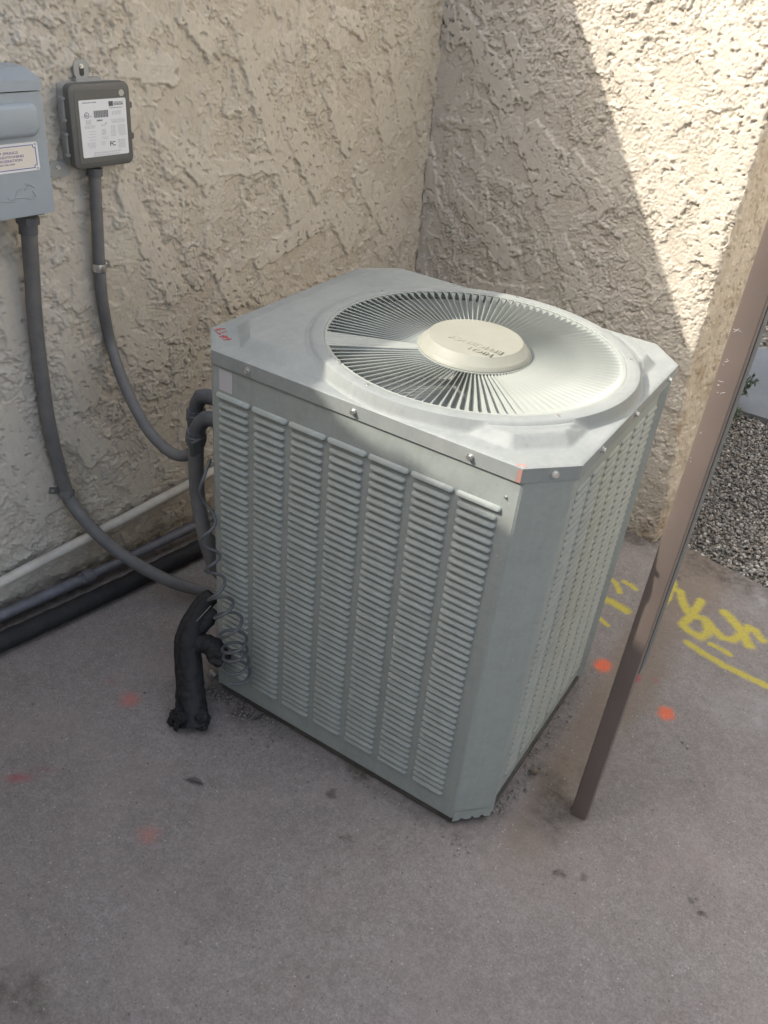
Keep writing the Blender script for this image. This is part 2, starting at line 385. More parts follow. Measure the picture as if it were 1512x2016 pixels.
# concrete slab: its far edge runs behind the stub wall
E1, E2 = gd(1337, 1061), gd(1512, 1150)
ed = (E2 - E1) / np.linalg.norm(E2 - E1)
nx = int((X1 - X0) / .005); ny = int((Y1 - Y0) / .005)
xs = np.linspace(X0, X1, nx); ys = np.linspace(Y0, 1.0, ny)
XX, YY = np.meshgrid(xs, ys)
yedge = E1[1] + (XX[0] - E1[0]) * ed[1] / ed[0]
tt = (ys - Y0) / (1.0 - Y0)
YY = Y0 + tt[:, None] * (yedge[None, :] - Y0)
edge_d = yedge[None, :] - YY
ZZ = fbm(XX * 3, YY * 3, 3, 2) * .002 + fbm(XX * 45, YY * 45, 3, 8) * .0005
ZZ = ZZ - .03 * (1 - sstep(0, .02, edge_d + fbm(XX * 40, YY * 40, 3, 4) * .004)) - .002
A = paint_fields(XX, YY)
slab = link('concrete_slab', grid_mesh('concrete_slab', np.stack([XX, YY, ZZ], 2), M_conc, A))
tag(slab, kind='structure')
# the slab goes on beyond the finely modelled part
def flat(name, poly, z, m): return tag(MB().prism(poly, -.034, z, bot=False).build(name, m), kind='structure')
ya = lambda x: E1[1] + (x - E1[0]) * ed[1] / ed[0]
flat('concrete_apron', [(X1, -6), (6, -6), (6, ya(6)), (X1, ya(X1))], -.004, M_conc)
flat('concrete_apron', [(-6, -6), (X1, -6), (X1, Y0), (-6, Y0)], -.004, M_conc)
flat('concrete_apron', [(-6, Y0), (X0, Y0), (X0, ya(X0)), (-6, ya(X0))], -.006, M_conc)
# path beyond the gravel
p1, p2 = gd(1425, 794), gd(1512, 821); p3, p4 = gd(1467, 671), gd(1512, 681)
d1 = (p2 - p1)[:2]; d1 /= np.linalg.norm(d1)
M_path = mat('path_concrete', (.16, .17, .18), .85, vary=(.13, .14, .15), scale=5, bump=.001, bscale=200)
a = p1[:2] - d1 * 3; b = p1[:2] + d1 * 5; c = p3[:2] + d1 * 5.2; d = p3[:2] - d1 * 3
flat('path', [tuple(a), tuple(b), tuple(c), tuple(d)], -.008, M_path)

# ------------------------------------------------------------------ gravel (nobody could count it)
def gravel(name, region, n, smin, smax, z0, m, seed):
    rg = np.random.RandomState(seed)
    t = (1 + 5 ** .5) / 2
    iv = np.array([(-1, t, 0), (1, t, 0), (-1, -t, 0), (1, -t, 0), (0, -1, t), (0, 1, t), (0, -1, -t), (0, 1, -t), (t, 0, -1), (t, 0, 1), (-t, 0, -1), (-t, 0, 1)]) / 1.9
    fi = np.array([(0, 11, 5), (0, 5, 1), (0, 1, 7), (0, 7, 10), (0, 10, 11), (1, 5, 9), (5, 11, 4), (11, 10, 2), (10, 7, 6), (7, 1, 8), (3, 9, 4), (3, 4, 2), (3, 2, 6), (3, 6, 8), (3, 8, 9), (4, 9, 5), (2, 4, 11), (6, 2, 10), (8, 6, 7), (9, 8, 1)])
    P = []
    while len(P) < n:
        x = rg.uniform(region[0], region[1]); y = rg.uniform(region[2], region[3])
        if region[4](x, y): P.append((x, y))
    P = np.array(P); sz = rg.uniform(smin, smax, n) * rg.uniform(.7, 1.2, n)
    V = iv[None] * (1 + rg.uniform(-.28, .28, (n, 12, 3))) * np.stack([sz, sz * rg.uniform(.6, 1, n), sz * rg.uniform(.4, .8, n)], 1)[:, None, :]
    an = rg.uniform(0, 6.28, n); ca, sa = np.cos(an)[:, None], np.sin(an)[:, None]
    tl = rg.uniform(-.5, .5, n)[:, None]
    x, y, z = V[..., 0], V[..., 1], V[..., 2]; z2 = z * np.cos(tl) + x * np.sin(tl); x = x * np.cos(tl) - z * np.sin(tl)
    V = np.stack([x * ca - y * sa + P[:, :1], x * sa + y * ca + P[:, 1:], z2 + z0 + rg.uniform(-.004, .006, n)[:, None]], 2)
    F = (fi[None] + (np.arange(n) * 12)[:, None, None]).reshape(-1)
    me = bpy.data.meshes.new(name); me.vertices.add(n * 12); me.vertices.foreach_set('co', V.reshape(-1).astype(np.float32))
    nf = n * 20; me.loops.add(nf * 3); me.loops.foreach_set('vertex_index', F.astype(np.int32)); me.polygons.add(nf)
    me.polygons.foreach_set('loop_start', (np.arange(nf) * 3).astype(np.int32))
    me.update(calc_edges=True)
    at = me.attributes.new('tone', 'FLOAT', 'POINT'); at.data.foreach_set('value', np.repeat(rg.uniform(0, 1, n), 12).astype(np.float32))
    me.materials.append(m); return link(name, me)
M_grav = bpy.data.materials.new('gravel_stone'); M_grav.use_nodes = True; t = NT(M_grav)
cr = t.n.nodes.new('ShaderNodeValToRGB'); e = cr.color_ramp.elements; e[0].color = (.11, .108, .10, 1); e[1].color = (.50, .48, .43, 1)
for p_, c_ in ((.35, (.19, .185, .17, 1)), (.6, (.29, .27, .245, 1)), (.8, (.21, .18, .15, 1)), (.93, (.44, .43, .40, 1))):
    x = e.new(p_); x.color = c_
t.n.links.new(t.attr('tone'), cr.inputs[0]); t.n.links.new(cr.outputs[0], t.b.inputs['Base Color']); t.b.inputs['Roughness'].default_value = .9
dl1 = lambda x, y: (x - p1[0]) * d1[1] - (y - p1[1]) * d1[0]      # >0: camera side of the path
near = lambda x, y: y > ya(x) + .004 and dl1(x, y) > .0 and x > .25
tag(gravel('gravel', (.2, 1.9, 1.2, 3.3, near), 27000, .0038, .0080, -.026, M_grav, 3), kind='stuff')
far = lambda x, y: (x - p3[0]) * d1[1] - (y - p3[1]) * d1[0] < -.0
tag(gravel('gravel', (-1.6, 1.8, 3.2, 8.5, far), 15000, .008, .017, -.024, M_grav, 4), kind='stuff')
M_leafl = mat('dry_leaf', (.22, .12, .07), .8, vary=(.12, .07, .05), scale=9)
lm = MB()
for k in range(1400):
    q = gd(1500 + rnd.gauss(0, 30), 592 + rnd.gauss(0, 14)); s = rnd.uniform(.015, .035); a = rnd.uniform(0, 6.28); z = rnd.uniform(-.01, .03)
    dx, dy = math.cos(a) * s, math.sin(a) * s
    lm.add([(q[0] - dx, q[1] - dy, z), (q[0] + dy * .4, q[1] - dx * .4, z + rnd.uniform(-.008, .012)), (q[0] + dx, q[1] + dy, z + rnd.uniform(-.01, .015)), (q[0] - dy * .4, q[1] + dx * .4, z)], [(0, 1, 2, 3)])
tag(lm.build('leaf_litter', M_leafl), kind='stuff')

# ------------------------------------------------------------------ stucco walls (real relief)
def relief(U, V, seed, strokes, rough=1.0, lit_=0.0):
    wx = fbm(U * 16, V * 16, 5, seed + 50, .68) * .020; wy = fbm(U * 16 + 5, V * 16, 5, seed + 60, .68) * .020
    a, b = U + wx, V + wy
    n = fbm(a * 17, b * 14, 4, seed, .55)
    dens = fbm(U * 4, V * 4, 3, seed + 7) * .40
    pl = sstep(-.008, .014, n + dens - .02)                        # ragged raised lace
    n2 = fbm(a * 52 + 9, b * 40, 4, seed + 20, .6)
    pl2 = sstep(.20, .225, n2 + dens * .5 + .06 * rough)
    n4 = fbm(a * 80 + 3, b * 60, 3, seed + 21, .6)
    holes_ = sstep(.33, .37, n4 - dens * .3 + .10 * lit_)
    fine = fbm(U * 260, V * 260, 2, seed + 30, .6)
    am = .30 + .70 * sstep(-.28, .22, fbm(U * 3.4 + 2, V * 3.4, 2, seed + 44))
    h = pl * .0044 * (.6 + .4 * am) + pl2 * .0030 * am - holes_ * .0034 * am + fbm(U * 6, V * 6, 2, seed + 40) * .0022 + fine * .00035 * rough + n * .0004
    # combed areas: short parallel ridges
    st = fbm(U * 16 + V * 10, V * 200 - U * 60, 3, seed + 70); area = sstep(.12, .3, fbm(U * 7 + 3, V * 7, 3, seed + 80))
    h = h + area * sstep(.0, .12, st) * .0012
    pit = np.clip((1 - pl) * .6 + holes_ * .6, 0, 1)
    for (ax, ay, bx, by, wd, ht) in strokes:                       # flat trowel passes
        dx, dy = bx - ax, by - ay; L = math.hypot(dx, dy); tx, ty = dx / L, dy / L
        s_ = (U - ax) * tx + (V - ay) * ty; q = -(U - ax) * ty + (V - ay) * tx
        e = fbm(U * 38, V * 38, 4, seed + 90) * .017; tap = .55 + .45 * np.clip(s_ / L, 0, 1)
        inside = np.minimum(np.minimum(s_, L - s_) + e * 1.4, wd * .5 * tap - np.abs(q) + e * .7)
        wgt = sstep(.0, .0035, inside)
        holes = sstep(.30, .38, fbm(U * 60, V * 60, 3, seed + 95))
        ridge = fbm(q * 150, s_ * 7, 3, seed + 99)
        hs_ = ht * 1.45 + ridge * .0009 + (q / wd) * .0034 + fine * .0001
        wgt = wgt * (1 - holes)
        h = h * (1 - wgt) + hs_ * wgt; pit = pit * (1 - wgt)
    return h, pit
def st_(fn, x0, y0, x1, y1, wpx, ht):
    a = fn(x0, y0); b = fn(x1, y1); m = (x0 + x1) / 2, (y0 + y1) / 2
    return (a[0], a[1], b[0], b[1], wpx * 3.1 / CAMF, ht)
# left wall
house = empty('house_wall', tuple(LW(1.0, 0, 0)))
step = .0027
us = np.arange(-.004, 1.66, step); vs = np.arange(-.005, 1.50, step)
U, V = np.meshgrid(us, vs)
sl1 = [st_(lsz, 560, 330, 600, 470, 60, .0046), st_(lsz, 700, 330, 790, 470, 60, .0046), st_(lsz, 300, 250, 420, 360, 40, .0040), st_(lsz, 240, 360, 330, 560, 44, .0042), st_(lsz, 420, 520, 470, 600, 40, .0040), st_(lsz, 350, 20, 420, 90, 40, .0042), st_(lsz, 730, 120, 770, 280, 50, .0046), st_(lsz, 10, 520, 50, 700, 50, .0040), st_(lsz, 120, 650, 180, 800, 44, .0040), st_(lsz, 470, 60, 560, 330, 46, .0042), st_(lsz, 555, 215, 640, 370, 60, .0045), st_(lsz, 640, 170, 690, 300, 44, .0045), st_(lsz, 225, 132, 350, 140, 34, .0040),
       st_(lsz, 430, 330, 560, 318, 34, .0038), st_(lsz, 500, 520, 640, 420, 46, .0045), st_(lsz, 640, 390, 700, 470, 60, .0048), st_(lsz, 300, 470, 350, 590, 40, .0042),
       st_(lsz, 650, 20, 720, 60, 30, .0045), st_(lsz, 20, 650, 70, 700, 40, .004), st_(lsz, 10, 900, 120, 1000, 80, .0036), st_(lsz, 120, 820, 200, 900, 50, .0036), st_(lsz, 0, 800, 60, 930, 60, .0036),
       st_(lsz, 760, 40, 800, 250, 40, .0042), st_(lsz, 800, 150, 850, 330, 26, .0045), st_(lsz, 820, 20, 860, 200, 20, .0045), st_(lsz, 210, 640, 330, 720, 50, .0035)]
h, pit = relief(U, V, 11, sl1)
base = C0[None, None, :] + DL[None, None, :] * U[..., None] + np.array([0, 0, 1.0]) * V[..., None]
foot = 1 - sstep(.0, .05, V + fbm(U * 20, V * 20, 3, 77) * .03)
h = h - foot * .008
n3 = fbm(U * 6, V * 6, 4, 31)
stain_tone = np.clip((1 - sstep(.02, .17, V + n3 * .10)) * .75 + .6 * (1 - sstep(.01, .05, np.abs(U - 1.325) + n3 * .02)) * (1 - sstep(.3, .55, V)) + .35 * (1 - sstep(.0, .10, np.hypot(U - 1.20, (V - .55) * .5) + n3 * .08)), 0, 1)
wl = link('stucco_face', grid_mesh('stucco_face', base + DR[None, None, :] * h[..., None], M_stucco, dict(pit=pit, stain_tone=stain_tone, grey=np.clip(sstep(1.0, 1.5, U) * .8 + fbm(U * 3, V * 3, 2, 5), 0, 1))), house)
TOPZ = 1.945
mb = MB().box((-1.2, -.25, -.03), (0.0, -.002, TOPZ), lambda s, n, z: tuple(LW(s, n, z)))     # runs on behind the stub wall
mb.box((0.0, -.25, -.03), (1.655, -.010, TOPZ), lambda s, n, z: tuple(LW(s, n, z)))
mb.box((0.0, -.010, 1.492), (1.655, -.0002, TOPZ), lambda s, n, z: tuple(LW(s, n, z)))
mb.box((1.655, -.25, -.03), (2.72, -.0002, TOPZ), lambda s, n, z: tuple(LW(s, n, z)))
mb.build('wall_core', M_stucco, house)
tag(house, 'long beige lace-stucco wall on the left carrying both electrical boxes', 'wall')
# right stub wall with its ragged free end
stub = empty('stub_wall', tuple(RW(.5, 0, 0)))
us = np.arange(.004, 1.36, step); vs = np.arange(-.02, 1.62, step)
U, V = np.meshgrid(us, vs)
sr1 = [st_(rwsz, 1120, 300, 1200, 420, 40, .0048), st_(rwsz, 930, 560, 1040, 590, 40, .0046), st_(rwsz, 1150, 60, 1260, 100, 40, .0046), st_(rwsz, 1290, 300, 1340, 420, 60, .0048), st_(rwsz, 1100, 470, 1160, 620, 50, .0046), st_(rwsz, 1240, 820, 1300, 930, 40, .0046), st_(rwsz, 905, 20, 1010, 220, 50, .0050), st_(rwsz, 1035, 250, 1105, 385, 90, .0052), st_(rwsz, 885, 370, 1010, 515, 44, .0050), st_(rwsz, 842, 270, 850, 405, 42, .0050),
       st_(rwsz, 880, 0, 900, 90, 44, .0048), st_(rwsz, 1000, 60, 1050, 200, 34, .0046), st_(rwsz, 1220, 120, 1330, 270, 60, .0048), st_(rwsz, 1400, 20, 1470, 150, 60, .0046),
       st_(rwsz, 1440, 230, 1385, 520, 50, .0050), st_(rwsz, 1500, 190, 1430, 420, 44, .0050), st_(rwsz, 1380, 110, 1470, 190, 30, .005), st_(rwsz, 860, 240, 960, 250, 20, .0045), st_(rwsz, 1180, 280, 1230, 330, 30, .0045)]
lit = sstep(.30, .50, U + (V - .9) * .3)
h, pit = relief(U, V, 23, sr1, 1.0, lit)
kn = fbm((U + fbm(U * 50, V * 50, 2, 3) * .004) * 175, V * 150, 3, 41, .65)
h = h * (1 - .25 * lit) + lit * (sstep(.0, .15, kn) * .0009 + kn * .0006)
wsm = .972 + .055 * (1 - sstep(.05, .60, V)) + fbm(V * 7, V * 0, 2, 6) * .008
wend = wsm + fbm(V * 30, V * 0 + 1.5, 4, 16) * .006
tz = U - wend; rr = .010
front = np.minimum(U, wend)
P = np.empty(U.shape + (3,))
f_u = np.where(tz < 0, U, wsm + (wend - wsm) * np.exp(-np.maximum(tz, 0) / .010)); back = np.where(tz > 0, tz, 0)
rnd_k = np.exp(-(tz / rr) ** 2) * .004
nf = np.where(tz < 0, 1.0, 0.0)
pit = np.where(tz > 0, 0.2, pit)
P[:] = C0[None, None, :] + DR[None, None, :] * (f_u + np.where(tz > 0, .0034 * sstep(-.03, .06, fbm((V + .012 * fbm(V * 20, tz * 20, 3, 64)) * 26 + 3, tz * 15, 4, 61, .6)) + .0012 * fbm(V * 90, tz * 60, 3, 63), 0) - rnd_k * (tz > 0))[..., None] + DL[None, None, :] * (np.where(tz <= 0, h, 0.0) - back - rnd_k)[..., None] + np.array([0, 0, 1.0]) * V[..., None]
n3 = fbm(U * 6, V * 6, 4, 33)
stain_tone = np.clip((1 - sstep(.0, .10, V + n3 * .10)) * .8 + sstep(.0, .02, tz) * (.28 + .25 * sstep(-.2, .3, n3)) + .5 * sstep(-.05, .0, tz) * (1 - sstep(.35, .7, V)) * sstep(-.2, .3, n3) + .2 * (1 - sstep(.2, .7, V)), 0, 1)  # end face painted darker to stand for its shade, besides the foot stain
link('stucco_face', grid_mesh('stucco_face', P, M_stucco, dict(pit=pit, stain_tone=stain_tone, grey=np.clip((1 - sstep(0, .6, U)) * .7, 0, 1))), stub)
mb = MB().box((0.003, -.345, -.03), (.955, -.008, 2.6), lambda s, n, z: tuple(RW(s, n, z)))
mb.box((0.003, -.0081, 1.61), (.955, .0005, 2.6), lambda s, n, z: tuple(RW(s, n, z)))
mb.build('wall_core', M_stucco, stub)
tag(stub, 'short stucco wall behind the air conditioner, sunlit at its free right end', 'wall')
# unseen caster added for the low shade line, standing behind the camera's left shoulder
prof_ = [(1.62, 0.0), (1.60, .05), (1.35, .35), (.95, .60), (.674, .738), (.62, .762), (.575, .772), (.528, .776), (.50, .790), (.455, .800), (.430, .792), (.395, .800), (.34, .815), (.2, .93)]
WY = 1.30                                # the top edge, set out along the sun's slope from the shade line on the cabinet
caster_poly = [(-.74, -.02), (1.62 - 1.10 * WY, -.02)] + [(a - 1.10 * WY, b + 1.335 * WY) for a, b in prof_[1:]] + [(-1.45, 2.75), (-1.45, 1.9), (-.98, 1.9)]
mb = MB().prism(caster_poly, 0, .16, lambda x, y, z: (x, -1.46 + z, y))
ww = mb.build('shadow_caster', M_stucco)
tag(ww, 'added stucco shadow caster with sloping top, unseen left of the frame', 'wall')

# added unseen walls: pale bounce wall at right, dark dimming wall behind the camera
M_bounce = mat('bounce_plaster', (.76, .70, .60), .9, vary=(.72, .66, .56), scale=5, bump=.003, bscale=60)
yw = empty('bounce_wall', (2.3, 2.8, 0))
MB().box((2.0, .1, .70), (2.2, 5.5, 3.8)).build('bounce_face', M_bounce, yw)
MB().box((1.99, .1, -.05), (2.21, 5.5, .699)).build('dark_base', mat('bounce_cut', (.10, .095, .085), .9), yw)  # dark lower part added to cut the bounce near the ground
tag(yw, 'pale sunlit bounce wall with a dark base, added unseen right of the frame', 'wall')
M_dimming = mat('dimming_brown', (.10, .09, .08), .8, vary=(.08, .07, .06), scale=5)
tag(MB().box((-3.0, -3.5, -.05), (3.29, -3.3, 3.9)).build('dimming_wall', M_dimming), 'dark dimming wall added behind the photographer, outside the frame', 'wall')

# ------------------------------------------------------------------ air conditioner
ac = empty('air_conditioner', (W / 2, D / 2, 0))
tag(ac, 'large square grey-green outdoor air conditioner with louvred sides and round top fan grille', 'air conditioner')
I = .0045
def octo(i, cx=CX, cy=CY):
    return [(cx, i), (W - cx, i), (W - i, cy), (W - i, D - cy), (W - cx, D - i), (cx, D - i), (i, D - cy), (i, cy)]
MB().prism(octo(.012), .004, .021).build('base_pan', M_base, ac)
inner = MB().prism(octo(.034), .03, H - .05, top=False)
inner.build('inner_frame', M_dark, ac)
# lid
FC = (.425, .312); RS = .2745
OC = octo(0)
def sd(p):                              # distances inward from the eight sides
    out = []
    for i in range(8):
        a, b = OC[i], OC[(i + 1) % 8]; dx, dy = b[0] - a[0], b[1] - a[1]; L = math.hypot(dx, dy)
        out.append((-(p[0] - a[0]) * dy + (p[1] - a[1]) * dx) / L)
    return out
def lid_h(x, y):
    d = sd((x, y)); m = min([d[k] - (.034 if k % 2 == 0 else .050) for k in range(8)])
    pl = min(max(m / .019, 0), 1) * .0175
    r = math.hypot(x - FC[0], y - FC[1])
    t = min(max((.3105 - r) / .0125, 0), 1); ring = .023 * t * t * (3 - 2 * t)
    dish = -.0015 * (1 if r < .279 else 0)
    groove = -.002 * math.exp(-((r - .3125) / .004) ** 2)
    out = max(pl, ring) + (dish if ring >= pl else 0) + (groove if pl > .01 and ring < pl else 0)
    edge = min(d); return out - .0025 * math.exp(-edge / .003)
def raylen(th):
    c, s = math.cos(th), math.sin(th); best = 9
    for i in range(8):
        a, b = OC[i], OC[(i + 1) % 8]; dx, dy = b[0] - a[0], b[1] - a[1]; den = c * dy - s * dx
        if abs(den) < 1e-9: continue
        t = ((a[0] - FC[0]) * dy - (a[1] - FC[1]) * dx) / den; u = ((a[0] - FC[0]) * s - (a[1] - FC[1]) * c) / den
        if t > 0 and -1e-6 <= u <= 1 + 1e-6: best = min(best, t)
    return best
ths = sorted(set([round(2 * math.pi * k / 400, 6) for k in range(400)] + [round(math.atan2(y - FC[1], x - FC[0]) % (2 * math.pi), 6) for x, y in OC]))
rows = []
for th in ths:
    L = raylen(th); c, s = math.cos(th), math.sin(th)
    rs = [RS, RS + .002, .279, .284, .290, .2965, .300, .303, .306, .3085, .3105, .3125]
    rs = [min(r, L) for r in rs]
    for k in range(1, 27): rs.append(.3125 + (L - .3125) * (k / 26) if L > .3125 else L)
    row = [(FC[0] + r * c, FC[1] + r * s, H + lid_h(FC[0] + r * c, FC[1] + r * s)) for r in rs]
    row[0] = (row[0][0], row[0][1], H + .006)
    ex, ey = row[-1][0], row[-1][1]
    row += [(ex, ey, H - .005), (ex, ey, H - .0275), (ex - .0015 * c, ey - .0015 * s, H - .029), (ex - .0065 * c, ey - .0065 * s, H - .029)]
    rows.append(row)
lid = MB(); nr = len(rows[0]); lid.v = [p for r in rows for p in r]
for i in range(len(rows)):
    j = (i + 1) % len(rows)
    for k in range(nr - 1): lid.f.append((i * nr + k, i * nr + k + 1, j * nr + k + 1, j * nr + k))
lid_o = lid.build('lid', M_lid, ac, 32)
# fan grille
GZ = H + .021
grille = MB()
N = 112; pitch = 2 * math.pi / N
zr = lambda r: GZ - .009 * (RS - r) / (RS - .104)
def ringp(r0, r1, z0, z1, th=.0015, seg=160):
    grille.lathe([(r0, z0), (r1, z1), (r1, z1 - th), (r0, z0 - th), (r0, z0)], FC, seg, False)
ringp(.094, .1065, zr(.1), zr(.1065)); ringp(RS - .003, RS + .0015, GZ, GZ)
sa0, sa1 = R(212.3), R(225.6)
sp = []
for k in range(9):
    th = sa0 + (sa1 - sa0) * k / 8; fold = -.0025 * math.exp(-((k - 5) / 1.0) ** 2)
    sp.append([(FC[0] + r * math.cos(th), FC[1] + r * math.sin(th), zr(r) + fold * (1 if i in (1, 2) else 0) + .0004) for i, r in enumerate((.105, .125, .255, RS))])
grille.loft(sp, False, False)
gr = grille.build('fan_grille', M_vane, ac, 40)
def vane_mesh(r_list):
    mb = MB(); A_, B_, C_, D_ = [], [], [], []
    rings = []
    for r in r_list:
        w_ = pitch * r * .55; dz = .0098
        if r > .262: k = (r - .262) / (RS - .262); dz = .0098 * (1 - .85 * k); w_ = pitch * r * (.55 + .43 * k * k)
        if r < .112: dz = .008
        z = zr(r)
        top = np.array([r, w_ / 2, z]); bot = np.array([r, -w_ / 2, z - dz]); nrm = np.array([0, -dz, w_]); nrm = nrm / np.linalg.norm(nrm) * -.0009
        lip = np.array([r, w_ / 2 + .0012, z - .0014])
        mid = np.array([r, w_ * .22, z - dz * .58])
        rings.append([top, mid, bot, bot + nrm, mid + nrm, lip])
    mb.loft(rings, True, True); return mb.mesh('vane', M_vane)
vm = vane_mesh([.1055, .112, .16, .215, .25, .262, .268, RS + .0002])
vm.polygons.foreach_set('use_smooth', [True] * len(vm.polygons)); vm.set_sharp_from_angle(angle=R(40))
for k in range(N):
    th = sa1 + pitch * (k + .5)
    if th > sa0 + 2 * math.pi - pitch * .3: break
    o = bpy.data.objects.new('vane', vm); col.objects.link(o); o.parent = gr
    o.matrix_parent_inverse = Matrix.Translation(-world_loc(gr)) if False else Matrix.Identity(4)
    gw = world_loc(gr)
    o.location = Vector((FC[0], FC[1], 0)) - gw; o.rotation_euler = (0, 0, th)
# hub
hz = zr(.1)
hub = MB().lathe([(.1035, hz - .001), (.1040, hz + .002), (.1005, hz + .0085), (.0985, hz + .010), (.0975, hz + .0105), (.0875, hz + .0225), (.0865, hz + .0232), (.070, hz + .0246), (.04, hz + .0252), (.004, hz + .0254)], FC, 96)
hub_o = hub.build('hub_cap', M_hub, ac, 25)
tm = MB()
for txt, x, y, size in (('EFFICIENCY', .497, .283, .0198), ('HIGH', .487, .2615, .0188)):
    vs_, fs_ = text_mesh(txt, size, .0006, 'LEFT', 1.04)
    tm.add([(x - a, y - b, hz + .0253 + c) for a, b, c in vs_], fs_)
tm.build('lettering', M_hub, hub_o)
# fan well under the grille
well = MB()
well.lathe([(RS, H + .004), (RS, H - .12)], FC, 64, False)
well.lathe([(RS, H - .060), (.002, H - .060)], FC, 64, False)  # pale floor added close under the vanes to bounce light into the gaps
well.build('fan_well', M_well, ac, 40)
# wrap panels
def wrap(name, pts, z0, z1, th=.0012, parent=ac, m=M_pan, bot=None):
    mb = MB(); n = len(pts)
    outer = pts; inn = []
    for i, p in enumerate(pts):
        a = np.array(pts[max(i - 1, 0)]); b = np.array(pts[min(i + 1, n - 1)]); d_ = b - a; d_ /= np.linalg.norm(d_); inn.append((p[0] - d_[1] * th, p[1] + d_[0] * th))
    for z in (z0, z1): pass
    vo = [[(x, y, z) for x, y in outer] + [(x, y, z) for x, y in inn[::-1]] for z in (z0, z1)]
    mb.loft(vo, True, True); return mb.build(name, m, parent)
PZ0, PZ1 = .020, H - .026
# front panel turns the corner over the chamfer and ends in a folded flange
ch = [(CX - .002, I), (.20, I), (.40, I), (.60, I), (W - CX, I), (W - CX + .004, I + .002), (W - I - .002, CY - .006), (W - I, CY - .002), (W - I, CY + .001), (W - I - .010, CY + .002)]
fp = wrap('front_panel', ch, PZ0 + .008, PZ1)
rp = wrap('right_panel', [(W - I - .028, CY + .024), (W - I - .013, CY + .025), (W - I - .012, CY + .028), (W - I - .012, D - CY - .012), (W - I, D - CY), (W - CX, D - I)], PZ0 + .002, PZ1)
wrap('back_panel', [(W - CX - .003, D - I), (CX, D - I), (I, D - CY)], PZ0 + .002, PZ1)
wrap('left_panel', [(I, D - CY - .003), (I, CY), (CX - .004, I)], PZ0 + .002, PZ1)
# ragged lower edge of the chamfer face
rag = MB(); pA, pB = np.array([W - CX + .004, I + .002]), np.array([W - I - .002, CY - .006])
xs_ = np.linspace(0, 1, 25); low = [.018 + .0012 * rnd.random() + (.0065 if k in (5, 6, 12, 13, 18, 19) else 0) + (.003 if k in (7, 20) else 0) for k in range(25)]
o2 = np.array([.0008, -.0008]) * .9
vs_ = [(*(pA + (pB - pA) * t + o2), z) for t, z in zip(xs_, low)] + [(*(pA + (pB - pA) * t + o2), .046) for t in xs_]
rag.add(vs_, [(i, i + 1, 25 + i + 1, 25 + i) for i in range(24)])
vs_ = [(*(pA + (pB - pA) * t + o2 * .2), z) for t, z in zip(xs_, low)] + [(*(pA + (pB - pA) * t + o2 * .2), .046) for t in xs_]
rag.add(vs_, [(i + 1, i, 25 + i, 25 + i + 1) for i in range(24)])
rag.build('torn_edge', M_pan, fp)
# louvres: a pressed rib open underneath
def louver_mesh(L, s=1.0):
    prof = [(0, 0), (.0020, -.0010), (.0042, -.0030), (.0056, -.0058), (.0058, -.0076), (.0049, -.0084), (.0008, -.0076)]
    sts = [(-L / 2, 0.02), (-L / 2 + .0015, .55), (-L / 2 + .005, 1), (L / 2 - .005, 1), (L / 2 - .0015, .55), (L / 2, .02)]
    mb = MB(); rings = [[(x, -o_ * k * s, (z * (.35 + .65 * k) + (1 - k) * -.003) * s) for o_, z in prof] for x, k in sts]
    mb.loft(rings, True, True); nf_ = len(mb.f); a_ = L / 2 - .004
    mb.add([(-a_, -.0004, -.0082 * s), (a_, -.0004, -.0082 * s), (a_ - .001, -.0004, -.0118 * s), (-a_ + .001, -.0004, -.0118 * s)], [(3, 2, 1, 0)])
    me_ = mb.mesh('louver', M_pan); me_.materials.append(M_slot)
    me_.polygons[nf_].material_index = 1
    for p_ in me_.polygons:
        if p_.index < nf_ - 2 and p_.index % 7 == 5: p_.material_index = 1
    me_.polygons.foreach_set('use_smooth', [True] * len(me_.polygons)); me_.set_sharp_from_angle(angle=R(50)); return me_
M_slot = mat('slot_shadow_gap', (.10, .112, .102), .8)  # dark tone painted under each rib for the shade in its slot
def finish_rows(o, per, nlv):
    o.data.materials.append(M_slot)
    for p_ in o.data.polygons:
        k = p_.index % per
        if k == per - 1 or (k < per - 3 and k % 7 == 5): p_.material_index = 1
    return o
LP = .0158; ROWS = 43; Z1 = .7515
seps = [.0715, .1545, .2375, .3205, .4035, .4870, .5705, .6545]
lm1 = louver_mesh(.0705)
lt = louver_mesh(.0800, 1.15)
allp = []
for c_ in range(7):
    xc = (seps[c_] + seps[c_ + 1]) / 2
    for r_ in range(ROWS + 1):
        z = Z1 - LP * (r_ - 1) + .0 if r_ else .7705
        allp.append((xc, z, r_))
allp.sort(key=lambda p: dist((p[0], I, p[1])))
fw = world_loc(fp)
rest = MB()
lv = [tuple(v.co) for v in lm1.vertices]; lf = [tuple(p.vertices) for p in lm1.polygons]
for k, (xc, z, r_) in enumerate(allp):
    if k < 300:
        o = bpy.data.objects.new('louver', lt if r_ == 0 else lm1); col.objects.link(o); o.parent = fp
        o.location = Vector((xc + rnd.uniform(-.0004, .0004), I - .0001, z + rnd.uniform(-.0004, .0004))) - fw; o.rotation_euler = (rnd.uniform(-.04, .04), rnd.uniform(-.006, .006), 0); o.scale = (1, rnd.uniform(.88, 1.08), rnd.uniform(.96, 1.03))
    else: rest.add([(xc + a, I - .0001 + b, z + c) for a, b, c in lv], lf)
tag(finish_rows(rest.build('louver_rows', M_pan, fp, 50), len(lf), 0), kind='stuff')
rest = MB()
rs_ = np.linspace(.128, D - CY - .008, 7); L2 = rs_[1] - rs_[0]
lm2 = louver_mesh(L2 - .012); lv = [tuple(v.co) for v in lm2.vertices]; lf = [tuple(p.vertices) for p in lm2.polygons]
